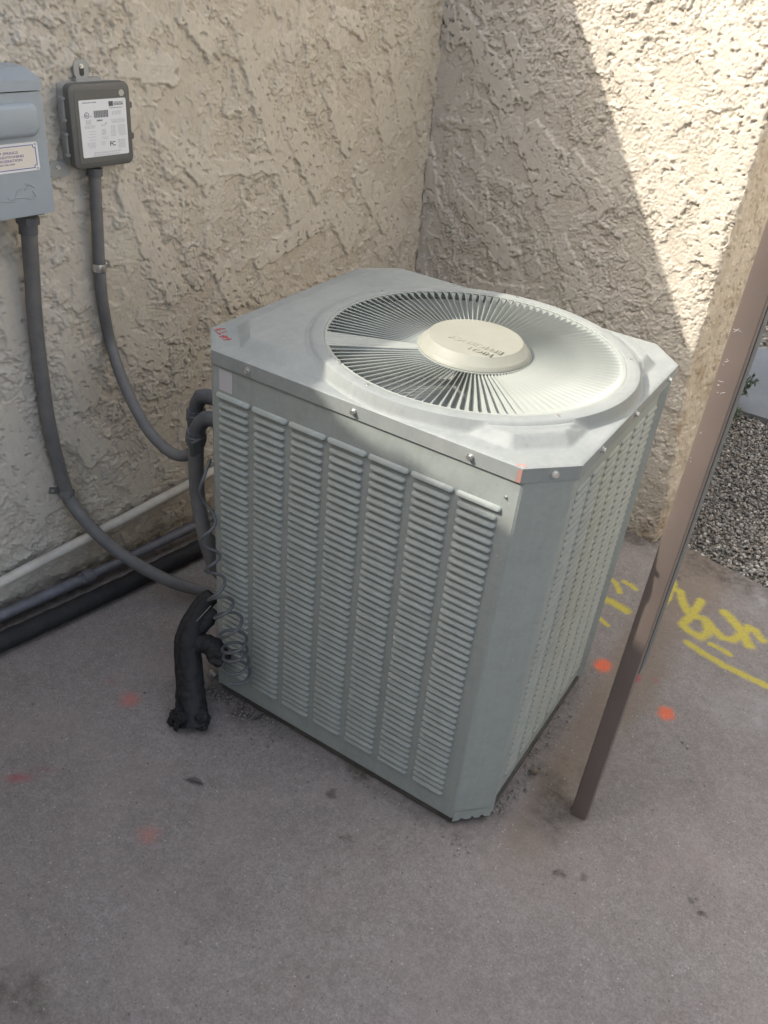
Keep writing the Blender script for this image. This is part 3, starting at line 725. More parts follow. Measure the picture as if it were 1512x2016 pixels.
for c_ in range(6):
    yc = (rs_[c_] + rs_[c_ + 1]) / 2
    for r_ in range(ROWS + 2): rest.add([(W - I - .012 - b * .7, yc + a, Z1 + LP - LP * r_ + c) for a, b, c in lv], lf)
tag(finish_rows(rest.build('louver_rows', M_pan, rp, 50), len(lf), 0), kind='stuff')
# embossed line along the chamfer side of the front panel, top rail shadow gap
# screws
def screw_mesh():
    mb = MB(); hexa = [(.0042 * math.cos(R(60 * k)), .0042 * math.sin(R(60 * k))) for k in range(6)]
    rings = [[(.0062 * math.cos(2 * math.pi * k / 18), .0062 * math.sin(2 * math.pi * k / 18), z) for k in range(18)] for z in (0, .0012)]
    mb.loft(rings, True, True); mb.prism(hexa, .0012, .0062)
    return mb.mesh('screw', M_screw)
sm = screw_mesh(); aw = world_loc(ac)
def screw(P, nrm, s=1.0, parent=ac, m=None):
    o = bpy.data.objects.new('screw', m or sm); col.objects.link(o); o.parent = parent
    o.location = Vector(P) - world_loc(parent); o.rotation_euler = Vector(nrm).to_track_quat('Z', 'Y').to_euler(); o.scale = (s, s, s); return o
for x in (.149, .372, .588): screw((x, 0, H - .0155), (0, -1, 0))
screw((W - CX * .44, CY * .56 - .0002, H - .014), (.73, -.68, 0), 1.0)
for y in (.158, .32, .506): screw((W, y, H - .012), (1, 0, 0))
screw((.001, .13, H - .016), (-1, 0, 0))
screw((.655, I, .790), (0, -1, 0), .45)
P = gd(666, 712, H + .023); screw((P[0], P[1], H + .0215), (0, 0, 1), .8)
for k in range(5):
    th = R((-100, -35, 30, 100, 160)[k]); screw((FC[0] + .287 * math.cos(th), FC[1] + .287 * math.sin(th), H + .0225), (0, 0, 1), .55)
# sticker on the front panel
stk = MB().box((.080, I - .0004, .776), (.110, I, .8165)).build('sticker', M_label, fp)
# handwriting on the lid corner: tall strokes in red marker
hw = MB()
def hpt(a, b): P = gd(400 + a / 5.04, 600 + b / 5.04, H); return (P[0], P[1], H + .0008)
for s_ in ([(115, 258), (160, 240), (222, 243)], [(135, 240), (150, 262)], [(128, 268), (150, 290), (205, 278), (235, 266)], [(172, 240), (168, 262)], [(160, 318), (235, 318)], [(190, 306), (240, 335)], [(185, 335), (240, 315)], [(200, 355), (282, 340)], [(225, 310), (262, 352)], [(245, 330), (250, 352)], [(150, 290), (172, 300)]):
    hw.tube([hpt(*p) for p in s_], .0007, 5)
hw.build('handwriting', M_red, lid_o)
rd = MB().add([(W - CX - .006, -.0004, H - .004), (W - CX, -.0004, H - .004), (W - CX, -.0004, H - .027), (W - CX - .008, -.0004, H - .027)], [(3, 2, 1, 0)])
rd.add([(W - CX - .010, .0008, H - .0012), (W - CX + .004, .0066, H - .0006), (W - CX - .002, .010, H + .0003), (W - CX - .012, .006, H + .0002)], [(0, 1, 2, 3)])
rd.build('red_paint_mark', M_redp, lid_o)

# ------------------------------------------------------------------ gate post
YP = .185
pl0 = hit(1122, 1600, (0, YP, 0), (0, 1, 0)); pr0 = hit(1152, 1614, (0, YP, 0), (0, 1, 0))
xa, xb, zb = pl0[0], pr0[0], .002
post = empty('gate_post', ((xa + xb) / 2, YP + .014, 0))
def rbox(x0, x1, y0, y1, r=.0022):
    pts = []
    for cx_, cy_, a0 in ((x0 + r, y0 + r, 180), (x1 - r, y0 + r, 270), (x1 - r, y1 - r, 0), (x0 + r, y1 - r, 90)):
        for k in range(4): a_ = R(a0 + k * 30); pts.append((cx_ + r * math.cos(a_), cy_ + r * math.sin(a_)))
    return pts
MB().prism(rbox(xa, xb, YP, YP + .028), zb, 2.0).build('post_tube', M_post, post, 40)
MB().prism(rbox(xb - .006, xb + .0015, YP + .030, YP + .075, .0012), .40, 2.0).build('stop_strip', M_postd, post, 40)
sc_ = MB()
for (px0, py0) in ((1440, 645), (1452, 652), (1430, 655), (1425, 715), (1432, 710), (1418, 772), (1410, 760), (1400, 765), (1392, 770), (1385, 785), (1418, 750), (1374, 850), (1380, 855), (1388, 760), (1360, 905)):
    for k in range(3):
        P = hit(px0 + rnd.uniform(-6, 6), py0 + rnd.uniform(-4, 4), (0, YP - .0003, 0), (0, 1, 0)); L = rnd.uniform(.001, .006); a_ = rnd.uniform(-.3, .9); t_ = .00035
        dx, dz = math.cos(a_) * L, math.sin(a_) * L
        if P[0] - abs(dx) < xa + .002 or P[0] + abs(dx) > xb - .002: continue
        sc_.add([(P[0] - dx, P[1], P[2] - dz), (P[0] + t_, P[1], P[2] - t_), (P[0] + dx, P[1], P[2] + dz), (P[0] - t_, P[1], P[2] + t_)], [(0, 1, 2, 3)])
tag(sc_.build('scuff_marks', M_scuff, post), kind='stuff')
tag(post, 'slim square brown metal gate post standing right of the air conditioner', 'post')

# ------------------------------------------------------------------ electrical boxes on the left wall
def LB(mb, s0, s1, n0, n1, z0, z1): return mb.box((s0, n0, z0), (s1, n1, z1), lambda s, n, z: tuple(LW(s, n, z)))
# disconnect box (its left part runs out of the frame)
b1 = empty('disconnect_box', tuple(LW(1.42, .0, .97)))
s0, s1 = 1.336, 1.53
def rr_lw(mb, s0, s1, z0, z1, n0, n1, r, seg=5, inset=0.0):
    pts = []
    for cs, cz, a0 in ((s0 + r, z0 + r, 180), (s1 - r, z0 + r, 270), (s1 - r, z1 - r, 0), (s0 + r, z1 - r, 90)):
        for k in range(seg + 1): a_ = R(a0 + 90 * k / seg); pts.append((cs + r * math.cos(a_), cz + r * math.sin(a_)))
    cs, cz = (s0 + s1) / 2, (z0 + z1) / 2
    def sh(p, d_): return (p[0] - math.copysign(d_, p[0] - cs), p[1] - math.copysign(d_, p[1] - cz))
    rings = [[tuple(LW(p[0], n0, p[1])) for p in pts], [tuple(LW(p[0], n1 - inset, p[1])) for p in pts]]
    if inset:
        rings.append([tuple(LW(*(lambda q: (q[0], n1 - inset * .3, q[1]))(sh(p, inset * .3)))) for p in pts])
        rings.append([tuple(LW(*(lambda q: (q[0], n1, q[1]))(sh(p, inset)))) for p in pts])
    mb.loft(rings, True, True); return mb
M1 = MB(); LB(M1, s0 + .003, s1, .006, .088, .974, 1.196); M1.build('case', M_boxblue, b1)
M1 = MB()
cov = [(.0, .972), (.0, 1.190)]
LB(M1, s0, s1 + .002, .0885, .1005, .972, 1.1875); M1.build('cover', M_boxblue, b1)
cvr = [o for o in b1.children if o.name.startswith('cover')][0]
M1 = MB(); hood = [(.004, 1.197), (.004, 1.221), (.055, 1.221), (.1035, 1.2075), (.1035, 1.190), (.1015, 1.190), (.1015, 1.204), (.054, 1.2175)]
n_ = len(hood); vs_ = [tuple(LW(s0 - .0015, n, z)) for n, z in hood] + [tuple(LW(s1 + .002, n, z)) for n, z in hood]
M1.add(vs_, [(i, (i + 1) % n_, n_ + (i + 1) % n_, n_ + i) for i in range(n_)] + [(0, 1, 2, 7), (2, 3, 6, 7), (3, 4, 5, 6), (8, 15, 10, 9), (10, 15, 14, 11), (11, 14, 13, 12)])
M1.build('hood', M_boxblue, b1)
rr_lw(MB(), s0 + .0135, s1 - .006, 1.1135, 1.171, .1004, .1135, .016, 6, .009).build('cover_bulge', M_boxblue, cvr, 60)
LB(MB(), s0 + .020, s0 + .072, .060, .096, .969, .9735).build('knockout', M_dark, b1)
def print_on(mb, txt, size, s_left, z, n, sx=1.0, bold=False, align='LEFT', rot=0.0):
    vs_, fs_ = text_mesh(txt, size, .00012, align, 1.0, bold); c, s = math.cos(rot), math.sin(rot)
    mb.add([tuple(LW(s_left - (a * c * sx - b * s), n + cc, z + a * s * sx + b * c)) for a, b, cc in vs_], fs_)
# plate: 4 corners traced on the cover front
bl, tr = lsz(0, 342, .101), lsz(78, 335, .101)
tzr = lsz(70, 278, .101); tzl = lsz(0, 292, .101)
ps1, pz0, pz1 = s0 + .0205, 1.0535, 1.1035
plate = MB(); rr_lw(plate, ps1, ps1 + .142, pz0, pz1, .1004, .1014, .003, 3); pl = plate.build('name_plate', M_white, cvr)
def frame_lw(s0_, s1_, z0_, z1_, t_, n):
    mb = MB()
    for a in ((s0_, s1_, z0_, z0_ + t_), (s0_, s1_, z1_ - t_, z1_), (s0_, s0_ + t_, z0_ + t_, z1_ - t_), (s1_ - t_, s1_, z0_ + t_, z1_ - t_)): LB(mb, a[0], a[1], n, n + .0002, a[2], a[3])
    return mb
c = MB(); rr_lw(c, ps1 + .0075, ps1 + .1345, pz0 + .0065, pz1 - .0065, .1012, .1017, .004, 2).build('plate_field', M_cream, pl)
fb = MB(); fs0, fs1, fz0, fz1 = ps1 + .0045, ps1 + .1375, pz0 + .0042, pz1 - .0042; tk = .0013; nk = .0048
seg_ = [(fs0 + nk, fs1 - nk, fz0, fz0 + tk), (fs0 + nk, fs1 - nk, fz1 - tk, fz1), (fs0, fs0 + tk, fz0 + nk, fz1 - nk), (fs0, fs0 + nk, fz0 + nk, fz0 + nk + tk), (fs0, fs0 + nk, fz1 - nk - tk, fz1 - nk), (fs0 + nk, fs0 + nk + tk, fz0, fz0 + nk), (fs0 + nk, fs0 + nk + tk, fz1 - nk, fz1)]
for k, a in enumerate(seg_): LB(fb, a[0], a[1], .1015, .1019 + .00003 * k, a[2], a[3])
fb.build('plate_border', M_blue, pl)
for zz in (fz0 - .0005, fz1 + .0005):
    o = screw(LW(fs0 - .0008, .1014, zz), DR, .42, pl)
tx = MB(); cs_ = ps1 + .071
for txt, z, sz in (('PALM SPRINGS', .6, .0066), ('AIR CONDITIONING', .6 - .0, .0066), ('& REFRIGERATION', 0, .0066), ('(760) 320-5420', 0, .0046)):
    pass
for txt, dz_, sz in (('PALM SPRINGS', .0095, .0064), ('AIR CONDITIONING', .0028, .0064), ('& REFRIGERATION', -.0040, .0064), ('(760) 320-5420', -.0095, .0044)):
    print_on(tx, txt, sz, cs_ - .004, (pz0 + pz1) / 2 + dz_ - .002, .1019, 1.25, False, 'CENTER')
tx.build('plate_print', M_blue, pl)
# raised maker's script low on the cover
lg = MB()
for s_ in ([(14, 390), (24, 394), (34, 390), (60, 389), (66, 386)], [(30, 391), (34, 377), (45, 371), (58, 370)], [(56, 362), (52, 370), (48, 376)], [(50, 362), (58, 364), (70, 370)], [(64, 376), (70, 384), (66, 392), (52, 391)], [(0, 395), (14, 398), (30, 396)]):
    pts = [lwp(x, y, .1006) for x, y in s_]; lg.tube(curve(pts, 10), .0010, 6)
lg.build('embossed_emblem', M_boxblue, cvr, 60)
tag(b1, 'blue-grey metal disconnect box cut by the left edge, with a cream contractor plate', 'electrical box')
# small cycling-device box
b2 = empty('meter_box', tuple(LW(1.18, 0, 1.03)))
a0, a1, c0_, c1_ = 1.108, 1.250, 1.0285, 1.1865
rr_lw(MB(), a0 + .004, a1 - .004, c0_ + .003, c1_ - .003, .004, .036, .012).build('case', M_body, b2, 50)
cv = rr_lw(MB(), a0, a1, c0_, c1_, .034, .0515, .013, 6, .005).build('cover', M_cover, b2, 40)
rr_lw(MB(), a0 + .012, a1 - .012, c0_ + .012, c1_ - .012, .051, .0522, .006).build('cover_field', M_cover, cv, 40)
# tabs
ear = MB(); rr_lw(ear, 1.172, 1.205, 1.188, 1.222, .003, .010, .010); LB(ear, 1.150, 1.206, .003, .016, 1.180, 1.190); ear.build('mounting_ear', M_body, b2, 50)
rr_lw(MB(), 1.1835, 1.1935, 1.193, 1.211, .0095, .0105, .004).build('keyhole', M_dark, b2)
ear = MB(); rr_lw(ear, 1.238, 1.282, 1.008, 1.040, .003, .008, .010); ear.build('mounting_ear', M_body, b2, 50)
s_s, s_z = lsz(115, 330, .01); screw(LW(s_s, .008, s_z), DR, .75, b2); screw(LW(1.189, .011, 1.2105), DR, .7, b2)
for zc in (1.140, 1.075):
    hg = MB(); hg.tube([LW(a1 - .002, .030, zc - .020), LW(a1 - .002, .030, zc + .020)], .0052, 10)
    for q in (-.020, .020): hg.tube([LW(a1 - .0016, .030, zc + q - .0022), LW(a1 - .0016, .030, zc + q + .0022)], .0085, 10)
    hg.build('hinge', M_body, b2, 40)
for zc in (1.140, 1.080):
    lt_ = MB(); rr_lw(lt_, a0 - .011, a0 + .004, zc - .0065, zc + .0065, .030, .040, .004); lt_.build('latch_tab', M_cover, b2, 40)
MB().tube([LW(a0 + .022, .0518, 1.1665), LW(a0 + .022, .0532, 1.1665)], .0062, 20).build('button_plug', M_sph, cv, 40)
P_TL, P_TR, P_BR, P_BL = [lsz(*p, .0526) for p in ((154, 197), (247, 193), (254, 301), (165, 312))]
ls0 = (P_TR[0] + P_BR[0]) / 2; ls1 = (P_TL[0] + P_BL[0]) / 2; lz0 = (P_BR[1] + P_BL[1]) / 2; lz1 = (P_TL[1] + P_TR[1]) / 2
lab = rr_lw(MB(), ls0, ls1, lz0, lz1, .0518, .0526, .003, 3).build('paper_label', M_white, cv)
LWd = ls1 - ls0; LHt = lz1 - lz0
pr = MB(); prl = MB(); N0 = .0527
def at(u, v): return ls1 - u * LWd, lz1 - v * LHt
def bar(u0, v0, u1, v1, mb=pr): a_ = at(u0, v0); b_ = at(u1, v1); LB(mb, b_[0], a_[0], N0, N0 + .0001, b_[1], a_[1])
def tx_(txt, u, v, size, bold=False, mb=pr): a_ = at(u, v); print_on(mb, txt, size, a_[0], a_[1], N0 + .0001, 1.0, bold)
tx_('MODEL 21811 LCR 3000', .07, .055, .0030); bar(.625, .045, .72, .13)
tx_('SOUTHERN CALIFORNIA', .735, .07, .0019); tx_('EDISON', .735, .12, .0062, True); tx_('An EDISON INTERNATIONAL Company', .63, .165, .0018)
x = MB(); 
for k in range(28):
    a_ = at(.29 + k * .0113, .19); LB(pr, a_[0] - .0003 - .0004 * (k * 7 % 3), a_[0], N0, N0 + .0001, a_[1] - .0132, a_[1])
tx_('3209867', .34, .375, .0040, True); tx_('04', .52, .43, .0032)
cu_ = at(.145, .26); ringpts = [LW(cu_[0] + .0052 * math.cos(k * .3927), N0, cu_[1] + .0052 * math.sin(k * .3927)) for k in range(17)]
pr.tube(ringpts, .00055, 5); tx_('UL', .108, .28, .0054, True); tx_('c', .04, .29, .0036); tx_('us', .215, .29, .0036)
tx_('FC', .585, .83, .0120, True)
for (u0, u1, v0, v1, step_) in ((.10, .23, .345, .42, .016), (.06, .30, .44, .50, .02), (.40, .52, .44, .48, .02), (.66, .88, .22, .29, .018), (.64, .95, .36, .44, .02), (.62, .74, .47, .66, .022), (.78, .95, .47, .66, .02), (.42, .52, .52, .62, .018), (.14, .30, .54, .72, .05), (.42, .56, .66, .72, .03), (.10, .28, .74, .84, .022), (.38, .50, .74, .80, .022), (.76, .93, .73, .88, .018), (.22, .82, .92, .945, .016), (.20, .80, .962, .98, .017)):
    v = v0
    while v < v1:
        u = u0 + rnd.uniform(0, .03)
        while u < u1:
            du = rnd.uniform(.02, .06); bar(u, v, min(u + du, u1), v + .0065, prl); u += du + .012
        v += step_
bar(.67, .225, .87, .30, prl) if False else None
tag(pr.build('print', M_ink, lab), kind='stuff'); tag(prl.build('fine_print', M_inkl, lab), kind='stuff')
tag(b2, 'small dark grey plastic box with hinged cover and white paper label', 'electrical box')

# ------------------------------------------------------------------ conduits
def conduit(mb, pts, r, n, ribs=True, seg=16):
    c_ = curve(pts, n); rad = [r * (1.03 if k % 2 else .965) if ribs else r for k in range(len(c_))]
    mb.tube(c_, rad, seg); return c_
def chain(pxs, P0, P1):                    # a run between two known ends: sight-line depth changes evenly
    d0, d1_ = dist(P0), dist(P1); L = [0]
    for a, b in zip(pxs[:-1], pxs[1:]): L.append(L[-1] + math.hypot(b[0] - a[0], b[1] - a[1]))
    return [CP + ray(*p) * (d0 + (d1_ - d0) * l / L[-1]) for p, l in zip(pxs, L)]
# thick one from the disconnect box to the cabinet
cA = empty('flexible_conduit', tuple(lwp(130, 970, .02)))
upper = [lwp(54, 425, .055), lwp(58, 470, .05), lwp(63, 540, .036), lwp(70, 640, .028), lwp(82, 740, .026), lwp(99, 850, .026), lwp(131, 968, .024)]
endA = CP + ray(415, 1168) * dist(gd(415, 1168, .05)); endA = gd(418, 1168, .022)
lower = chain([(131, 968), (165, 1022), (215, 1072), (280, 1117), (345, 1148), (418, 1168)], lwp(131, 968, .024), endA)
mb = MB(); conduit(mb, upper + lower[1:], .0158, 330); mb.build('hose', M_conduit, cA, 60)
mb = MB(); mb.tube([lwp(54, 425, .055), lwp(55, 440, .055)], .0225, 8); mb.tube([lwp(54.6, 432, .055), lwp(56, 460, .054)], .0182, 16); mb.build('gland_nut', M_fit, cA, 30)
tag(cA, 'thick grey flexible conduit curving from the disconnect box down to the concrete', 'conduit')
def clamp(px, py, r, side, n, m, label, ang):
    P = lwp(px, py, n); s_c = (P - C0) @ DL; z_c = P[2]
    cl = empty('conduit_clamp', tuple(P)); dv = np.array([math.sin(ang), -math.cos(ang)])    # axis in the s,z plane
    ax = DL * dv[0] + np.array([0, 0, 1.0]) * dv[1]; sd_ = np.cross(ax, DR)
    mb = MB(); rings = []
    for q in (-.0085, .0085):
        rings.append([P + ax * q + (sd_ * math.cos(t) + DR * math.sin(t)) * (r + .0016) for t in np.linspace(0, 2 * math.pi, 25)[:-1]])
    mid = [P + (sd_ * math.cos(t) + DR * math.sin(t)) * (r + .0032) for t in np.linspace(0, 2 * math.pi, 25)[:-1]]
    mb.loft([rings[0], mid, rings[1]], True, False)
    mb.build('strap', m, cl, 60)
    e = P + sd_ * side * (r + .010) - DR * (n - .006); mb = MB()
    f_ = lambda a, b, c: tuple(e + sd_ * side * a + ax * b + DR * c)
    mb.box((-.012, -.008, 0), (.011, .008, .0035), f_); mb.box((-.013, -.008, .0), (-.0095, .008, n - .006), f_); mb.build('foot', m, cl)
    screw(e + DR * .0035 + sd_ * side * .002, DR, .7, cl, None)
    tag(cl, label, 'pipe clamp'); return cl
clamp(131, 970, .0158, 1, .024, M_conduit, 'dark one-hole clamp holding the thick conduit low on the wall', .35)
# thinner one from the small box, sweeping to the upper elbow
cB = empty('flexible_conduit', tuple(lwp(195, 520, .02)))
ub = [lwp(186, 336, .030), lwp(189, 400, .026), lwp(193, 470, .022), lwp(196, 528, .020), lwp(203, 600, .020), lwp(219, 680, .022)]
yb = lambda px, py, y: hit(px, py, (0, y, 0), (0, 1, 0))
EB = yb(378, 805, .17)
lb = chain([(219, 680), (246, 760), (286, 838), (322, 880), (352, 897), (374, 893), (383, 872), (380, 835), (378, 805)], lwp(219, 680, .022), EB)
mb = MB(); conduit(mb, ub + lb[1:], .0128, 330); mb.build('hose', M_conduit, cB, 60)
mb = MB(); mb.tube([lwp(186, 330, .030), lwp(186.6, 345, .030)], .0165, 16); mb.build('collar', M_fit, cB, 30)
tag(cB, 'thinner grey flexible conduit looping from the small labelled box to the upper elbow', 'conduit')
clamp(196, 526, .0128, -1, .020, M_screw, 'small bright metal clamp halfway down the thinner conduit', .05)
# two elbows on the cabinet side and the hose under the lower one
def elbow(name, px_body, y, r, label, px_nut, rn):
    e = empty(name, tuple(yb(*px_body[0], y)))
    pts = [yb(a, b, y) for a, b in px_body]; pts.append(np.array([.012, y + .01, pts[-1][2] + .002]))
    mb = MB(); mb.tube(curve(pts, 14), r, 16); mb.build('elbow_body', M_fit, e, 60)
    mb = MB(); n0, n1 = [yb(a, b, y) for a, b in px_nut]; d_ = n1 - n0
    mb.tube([n0, n0 + d_ * .25, n0 + d_ * .3, n0 + d_ * .75, n0 + d_ * .8, n1], [rn * .93, rn * .93, rn, rn, rn * .9, rn * .88], 10); mb.build('lock_nut', M_fit, e, 30)
    e2 = np.array([.006, y + .01, pts[-1][2]]); mb = MB(); mb.tube([e2, e2 - np.array([.008, 0, 0])], rn * .95, 8); mb.build('face_nut', M_fit, e, 30)
    tag(e, label, 'pipe elbow')
elbow('elbow_fitting', [(387, 812), (387, 797), (393, 787), (406, 780)], .17, .0165, 'upper grey elbow fitting entering the cabinet side near the lid', [(387, 806), (387, 833)], .0225)
elbow('elbow_fitting', [(387, 860), (389, 845), (397, 832), (411, 824)], .11, .0165, 'lower grey elbow fitting with a ribbed nut just below its twin', [(386, 848), (386, 874)], .0225)
cC = empty('flexible_conduit', tuple(yb(388, 960, .11)))
cpts = [yb(386, 868, .11), yb(386, 920, .11), yb(389, 975, .11), yb(398, 1030, .10), yb(410, 1078, .095), yb(424, 1115, .10), yb(445, 1140, .12)]
mb = MB(); conduit(mb, cpts, .0165, 130); mb.build('hose', M_conduit, cC, 60)
tag(cC, 'stout grey conduit hanging straight down from the lower elbow beside the cabinet', 'conduit')

# ------------------------------------------------------------------ pipes along the wall
wp = empty('white_pipe', tuple(LW(.9, .03, .11)))
q0, q1 = LW(1.56, .030, .092), None
A_ = lwp(0, 1147, .030); B_ = lwp(414, 930, .030); dv = B_ - A_
mb = MB(); mb.tube([A_ - dv * .06, A_ + dv * .5 + np.array([0, 0, -.003]), B_ + dv * .3], .0128, 20); mb.build('pipe', M_pvc, wp, 60)
tag(wp, 'stained white plastic pipe running low along the stucco wall', 'pipe')
gp = empty('grey_pipe', tuple(gd(165, 1138, .03)))
g0, g1, g2 = gd(-20, 1222, .030), gd(168, 1138, .030), gd(420, 1018, .045)
mb = MB(); mb.tube([g0, g1], .0150, 18); mb.build('pipe', M_gpipe, gp, 60)
mb = MB(); mb.tube([g1, g2], .0125, 18); mb.build('pipe', M_gpipe, gp, 60)
dv = (g2 - g1) / np.linalg.norm(g2 - g1)
mb = MB(); mb.tube([g1 - dv * .014, g1 - dv * .006], .0185, 6); mb.tube([g1 - dv * .006, g1 + dv * .016], .0205, 20); mb.tube([g1 + dv * .016, g1 + dv * .024], .0175, 6); mb.build('coupling', M_gpipe, gp, 30)
tag(gp, 'grey metal pipe with a hexagonal coupling lying between white pipe and black pipe', 'pipe')
bp = empty('black_pipe', tuple(gd(200, 1170, .03)))
h0, h1, h2 = gd(-20, 1274, .024), gd(210, 1168, .024), gd(420, 1066, .024)
c_ = curve([h0, h1, h2], 50); rad = [.0235 + .0006 * math.sin(k * 1.7) for k in range(len(c_))]
mb = MB(); mb.tube(c_, rad, 20, wob=lambda i, k: 1 + .02 * math.sin(i * .9 + k * 1.3)); mb.build('insulation', M_foam, bp, 60)
tag(bp, 'thick black insulated pipe lying on the concrete along the wall', 'pipe')

# ------------------------------------------------------------------ torn black insulated refrigerant line
rl = empty('refrigerant_line', tuple(gd(378, 1425, .0)))
def lump(mb, pts, rad, n=26, seg=14, amp=.08, sd_=0):
    c_ = curve(pts, n); m_ = len(c_); rr_ = np.interp(np.linspace(0, 1, m_), np.linspace(0, 1, len(rad)), rad)
    seg = seg + 10; n = n * 2; c_ = curve(pts, n); m_ = len(c_); rr_ = np.interp(np.linspace(0, 1, m_), np.linspace(0, 1, len(rad)), rad)
    f = lambda i, k: 1 + amp * mnoise.noise(Vector((i * .18 + sd_, math.cos(2 * math.pi * k / seg) * 1.2, math.sin(2 * math.pi * k / seg) * 1.2))) + amp * .9 * mnoise.noise(Vector((i * .45 + sd_, math.cos(2 * math.pi * k / seg) * 4, math.sin(2 * math.pi * k / seg) * 4))) - .14 * max(0, 1 - abs(mnoise.noise(Vector((i * .10 + sd_ * 3, math.cos(2 * math.pi * k / seg) * 1.6, 9 + math.sin(2 * math.pi * k / seg) * 1.6)))) / .05)
    mb.tube(c_, rr_, seg, wob=f)
bot = gd(383, 1428, .006); topj = yb(418, 1180, .035)
main = chain([(383, 1428), (378, 1370), (374, 1310), (373, 1260), (385, 1222), (402, 1190), (420, 1172)], bot, topj)
mb = MB(); lump(mb, main, [.034, .030, .029, .027, .024, .0185, .0175], 34, 18, .055, 1)
mb.build('foam_sleeve', M_foam, rl, 60)
mb = MB(); m2 = chain([(365, 1400), (361, 1330), (357, 1270), (368, 1225), (392, 1185), (412, 1168)], gd(365, 1400, .02), yb(412, 1168, .035))
lump(mb, m2, [.015, .018, .017, .016, .012, .010], 28, 12, .07, 5); mb.build('foam_sleeve', M_foam, rl, 60)
mb = MB(); lo = chain([(378, 1250), (398, 1232), (412, 1215), (424, 1203)], main[3], yb(424, 1203, .03)); lump(mb, lo, [.016, .017, .018, .015], 16, 12, .12, 9); mb.build('foam_sleeve', M_foam, rl, 60)
mb = MB(); br = chain([(380, 1270), (400, 1266), (418, 1274), (430, 1292)], main[3], yb(430, 1292, -.025)); lump(mb, br, [.020, .021, .022, .023], 18, 14, .12, 13)
mb.build('foam_sleeve', M_foam, rl, 60)
mb = MB(); ball = chain([(430, 1278), (431, 1292), (430, 1306)], yb(430, 1278, -.025), yb(430, 1306, -.025)); lump(mb, ball, [.012, .026, .012], 12, 14, .2, 21); mb.build('valve_wrap', M_foam, rl, 60)
for k, (pts_, ra) in enumerate((([(356, 1400), (343, 1412), (336, 1424)], [.013, .012, .008]), ([(358, 1410), (350, 1424), (346, 1437)], [.010, .009, .005]), ([(352, 1345), (350, 1370), (352, 1402)], [.004, .005, .006]), ([(395, 1405), (400, 1420), (398, 1436)], [.014, .015, .010]))):
    mb = MB(); pp = [gd(x, y, max(.008, .05 * (1 - j / (len(pts_) - 1)) if k != 2 else .05)) for j, (x, y) in enumerate(pts_)]
    lump(mb, pp, ra, 10, 8, .4, 30 + k * 7); mb.build('torn_flap', M_foam, rl, 60)
mb = MB(); mb.tube([yb(387, 1223, -.02), yb(415, 1193, -.01)], .0012, 5); mb.build('tie_wire', M_screw, rl)
mb = MB(); mb.tube([yb(412, 1336, .03), yb(417, 1322, .03), yb(424, 1330, .03)], .006, 8)
mb.build('tie_wire', M_screw, rl)
tag(rl, 'black foam-wrapped refrigerant line rising from the concrete, split and crumbling at its foot', 'pipe')
# grey coiled cord
cc_ = empty('coiled_cord', tuple(yb(430, 1250, -.04)))
axis = curve([yb(413, 905, .02), yb(403, 930, .0), yb(408, 985, -.01), yb(408, 1050, -.02), yb(418, 1110, -.035), yb(430, 1170, -.045), yb(452, 1230, -.045), yb(464, 1290, -.045), yb(464, 1330, -.045)], 200)
m_ = len(axis); pts = []; ph = 0
for i in range(m_):
    t_ = i / (m_ - 1)
    r_ = np.interp(t_, [0, .04, .12, .3, .5, .62, .8, 1], [.001, .006, .014, .015, .018, .022, .027, .028])
    r_ *= 1 + .22 * mnoise.noise(Vector((i * .09, 2.2, 0)))
    ph += (1 + .5 * mnoise.noise(Vector((i * .05, 7.2, 0)))) * 2 * math.pi * np.interp(t_, [0, .2, .45, .65, 1], [1.2, 4, 8, 12, 18]) / m_
    tdir = axis[min(i + 1, m_ - 1)] - axis[max(i - 1, 0)]; tdir = tdir / np.linalg.norm(tdir)
    u = np.array([1.0, 0, 0]) - tdir * tdir[0]; u /= np.linalg.norm(u); v = np.cross(tdir, u)
    pts.append(axis[i] + np.array([0, 0, .004 * mnoise.noise(Vector((i * .13, 1, 3)))]) + (u * math.cos(ph) + v * math.sin(ph)) * r_)
pts = curve(pts, 900)
mb = MB(); mb.tube(pts, .0033, 8); mb.build('cord', M_cord, cc_, 60)
mb = MB(); e_ = yb(413, 895, .02); mb.box((-.004, e_[1] - .01, e_[2] - .015), (.004, e_[1] + .01, e_[2] + .015)); mb.build('cord_grip', M_dark, cc_)
tag(cc_, 'dark grey coiled cord hanging in loops down the front left corner of the cabinet', 'cord')

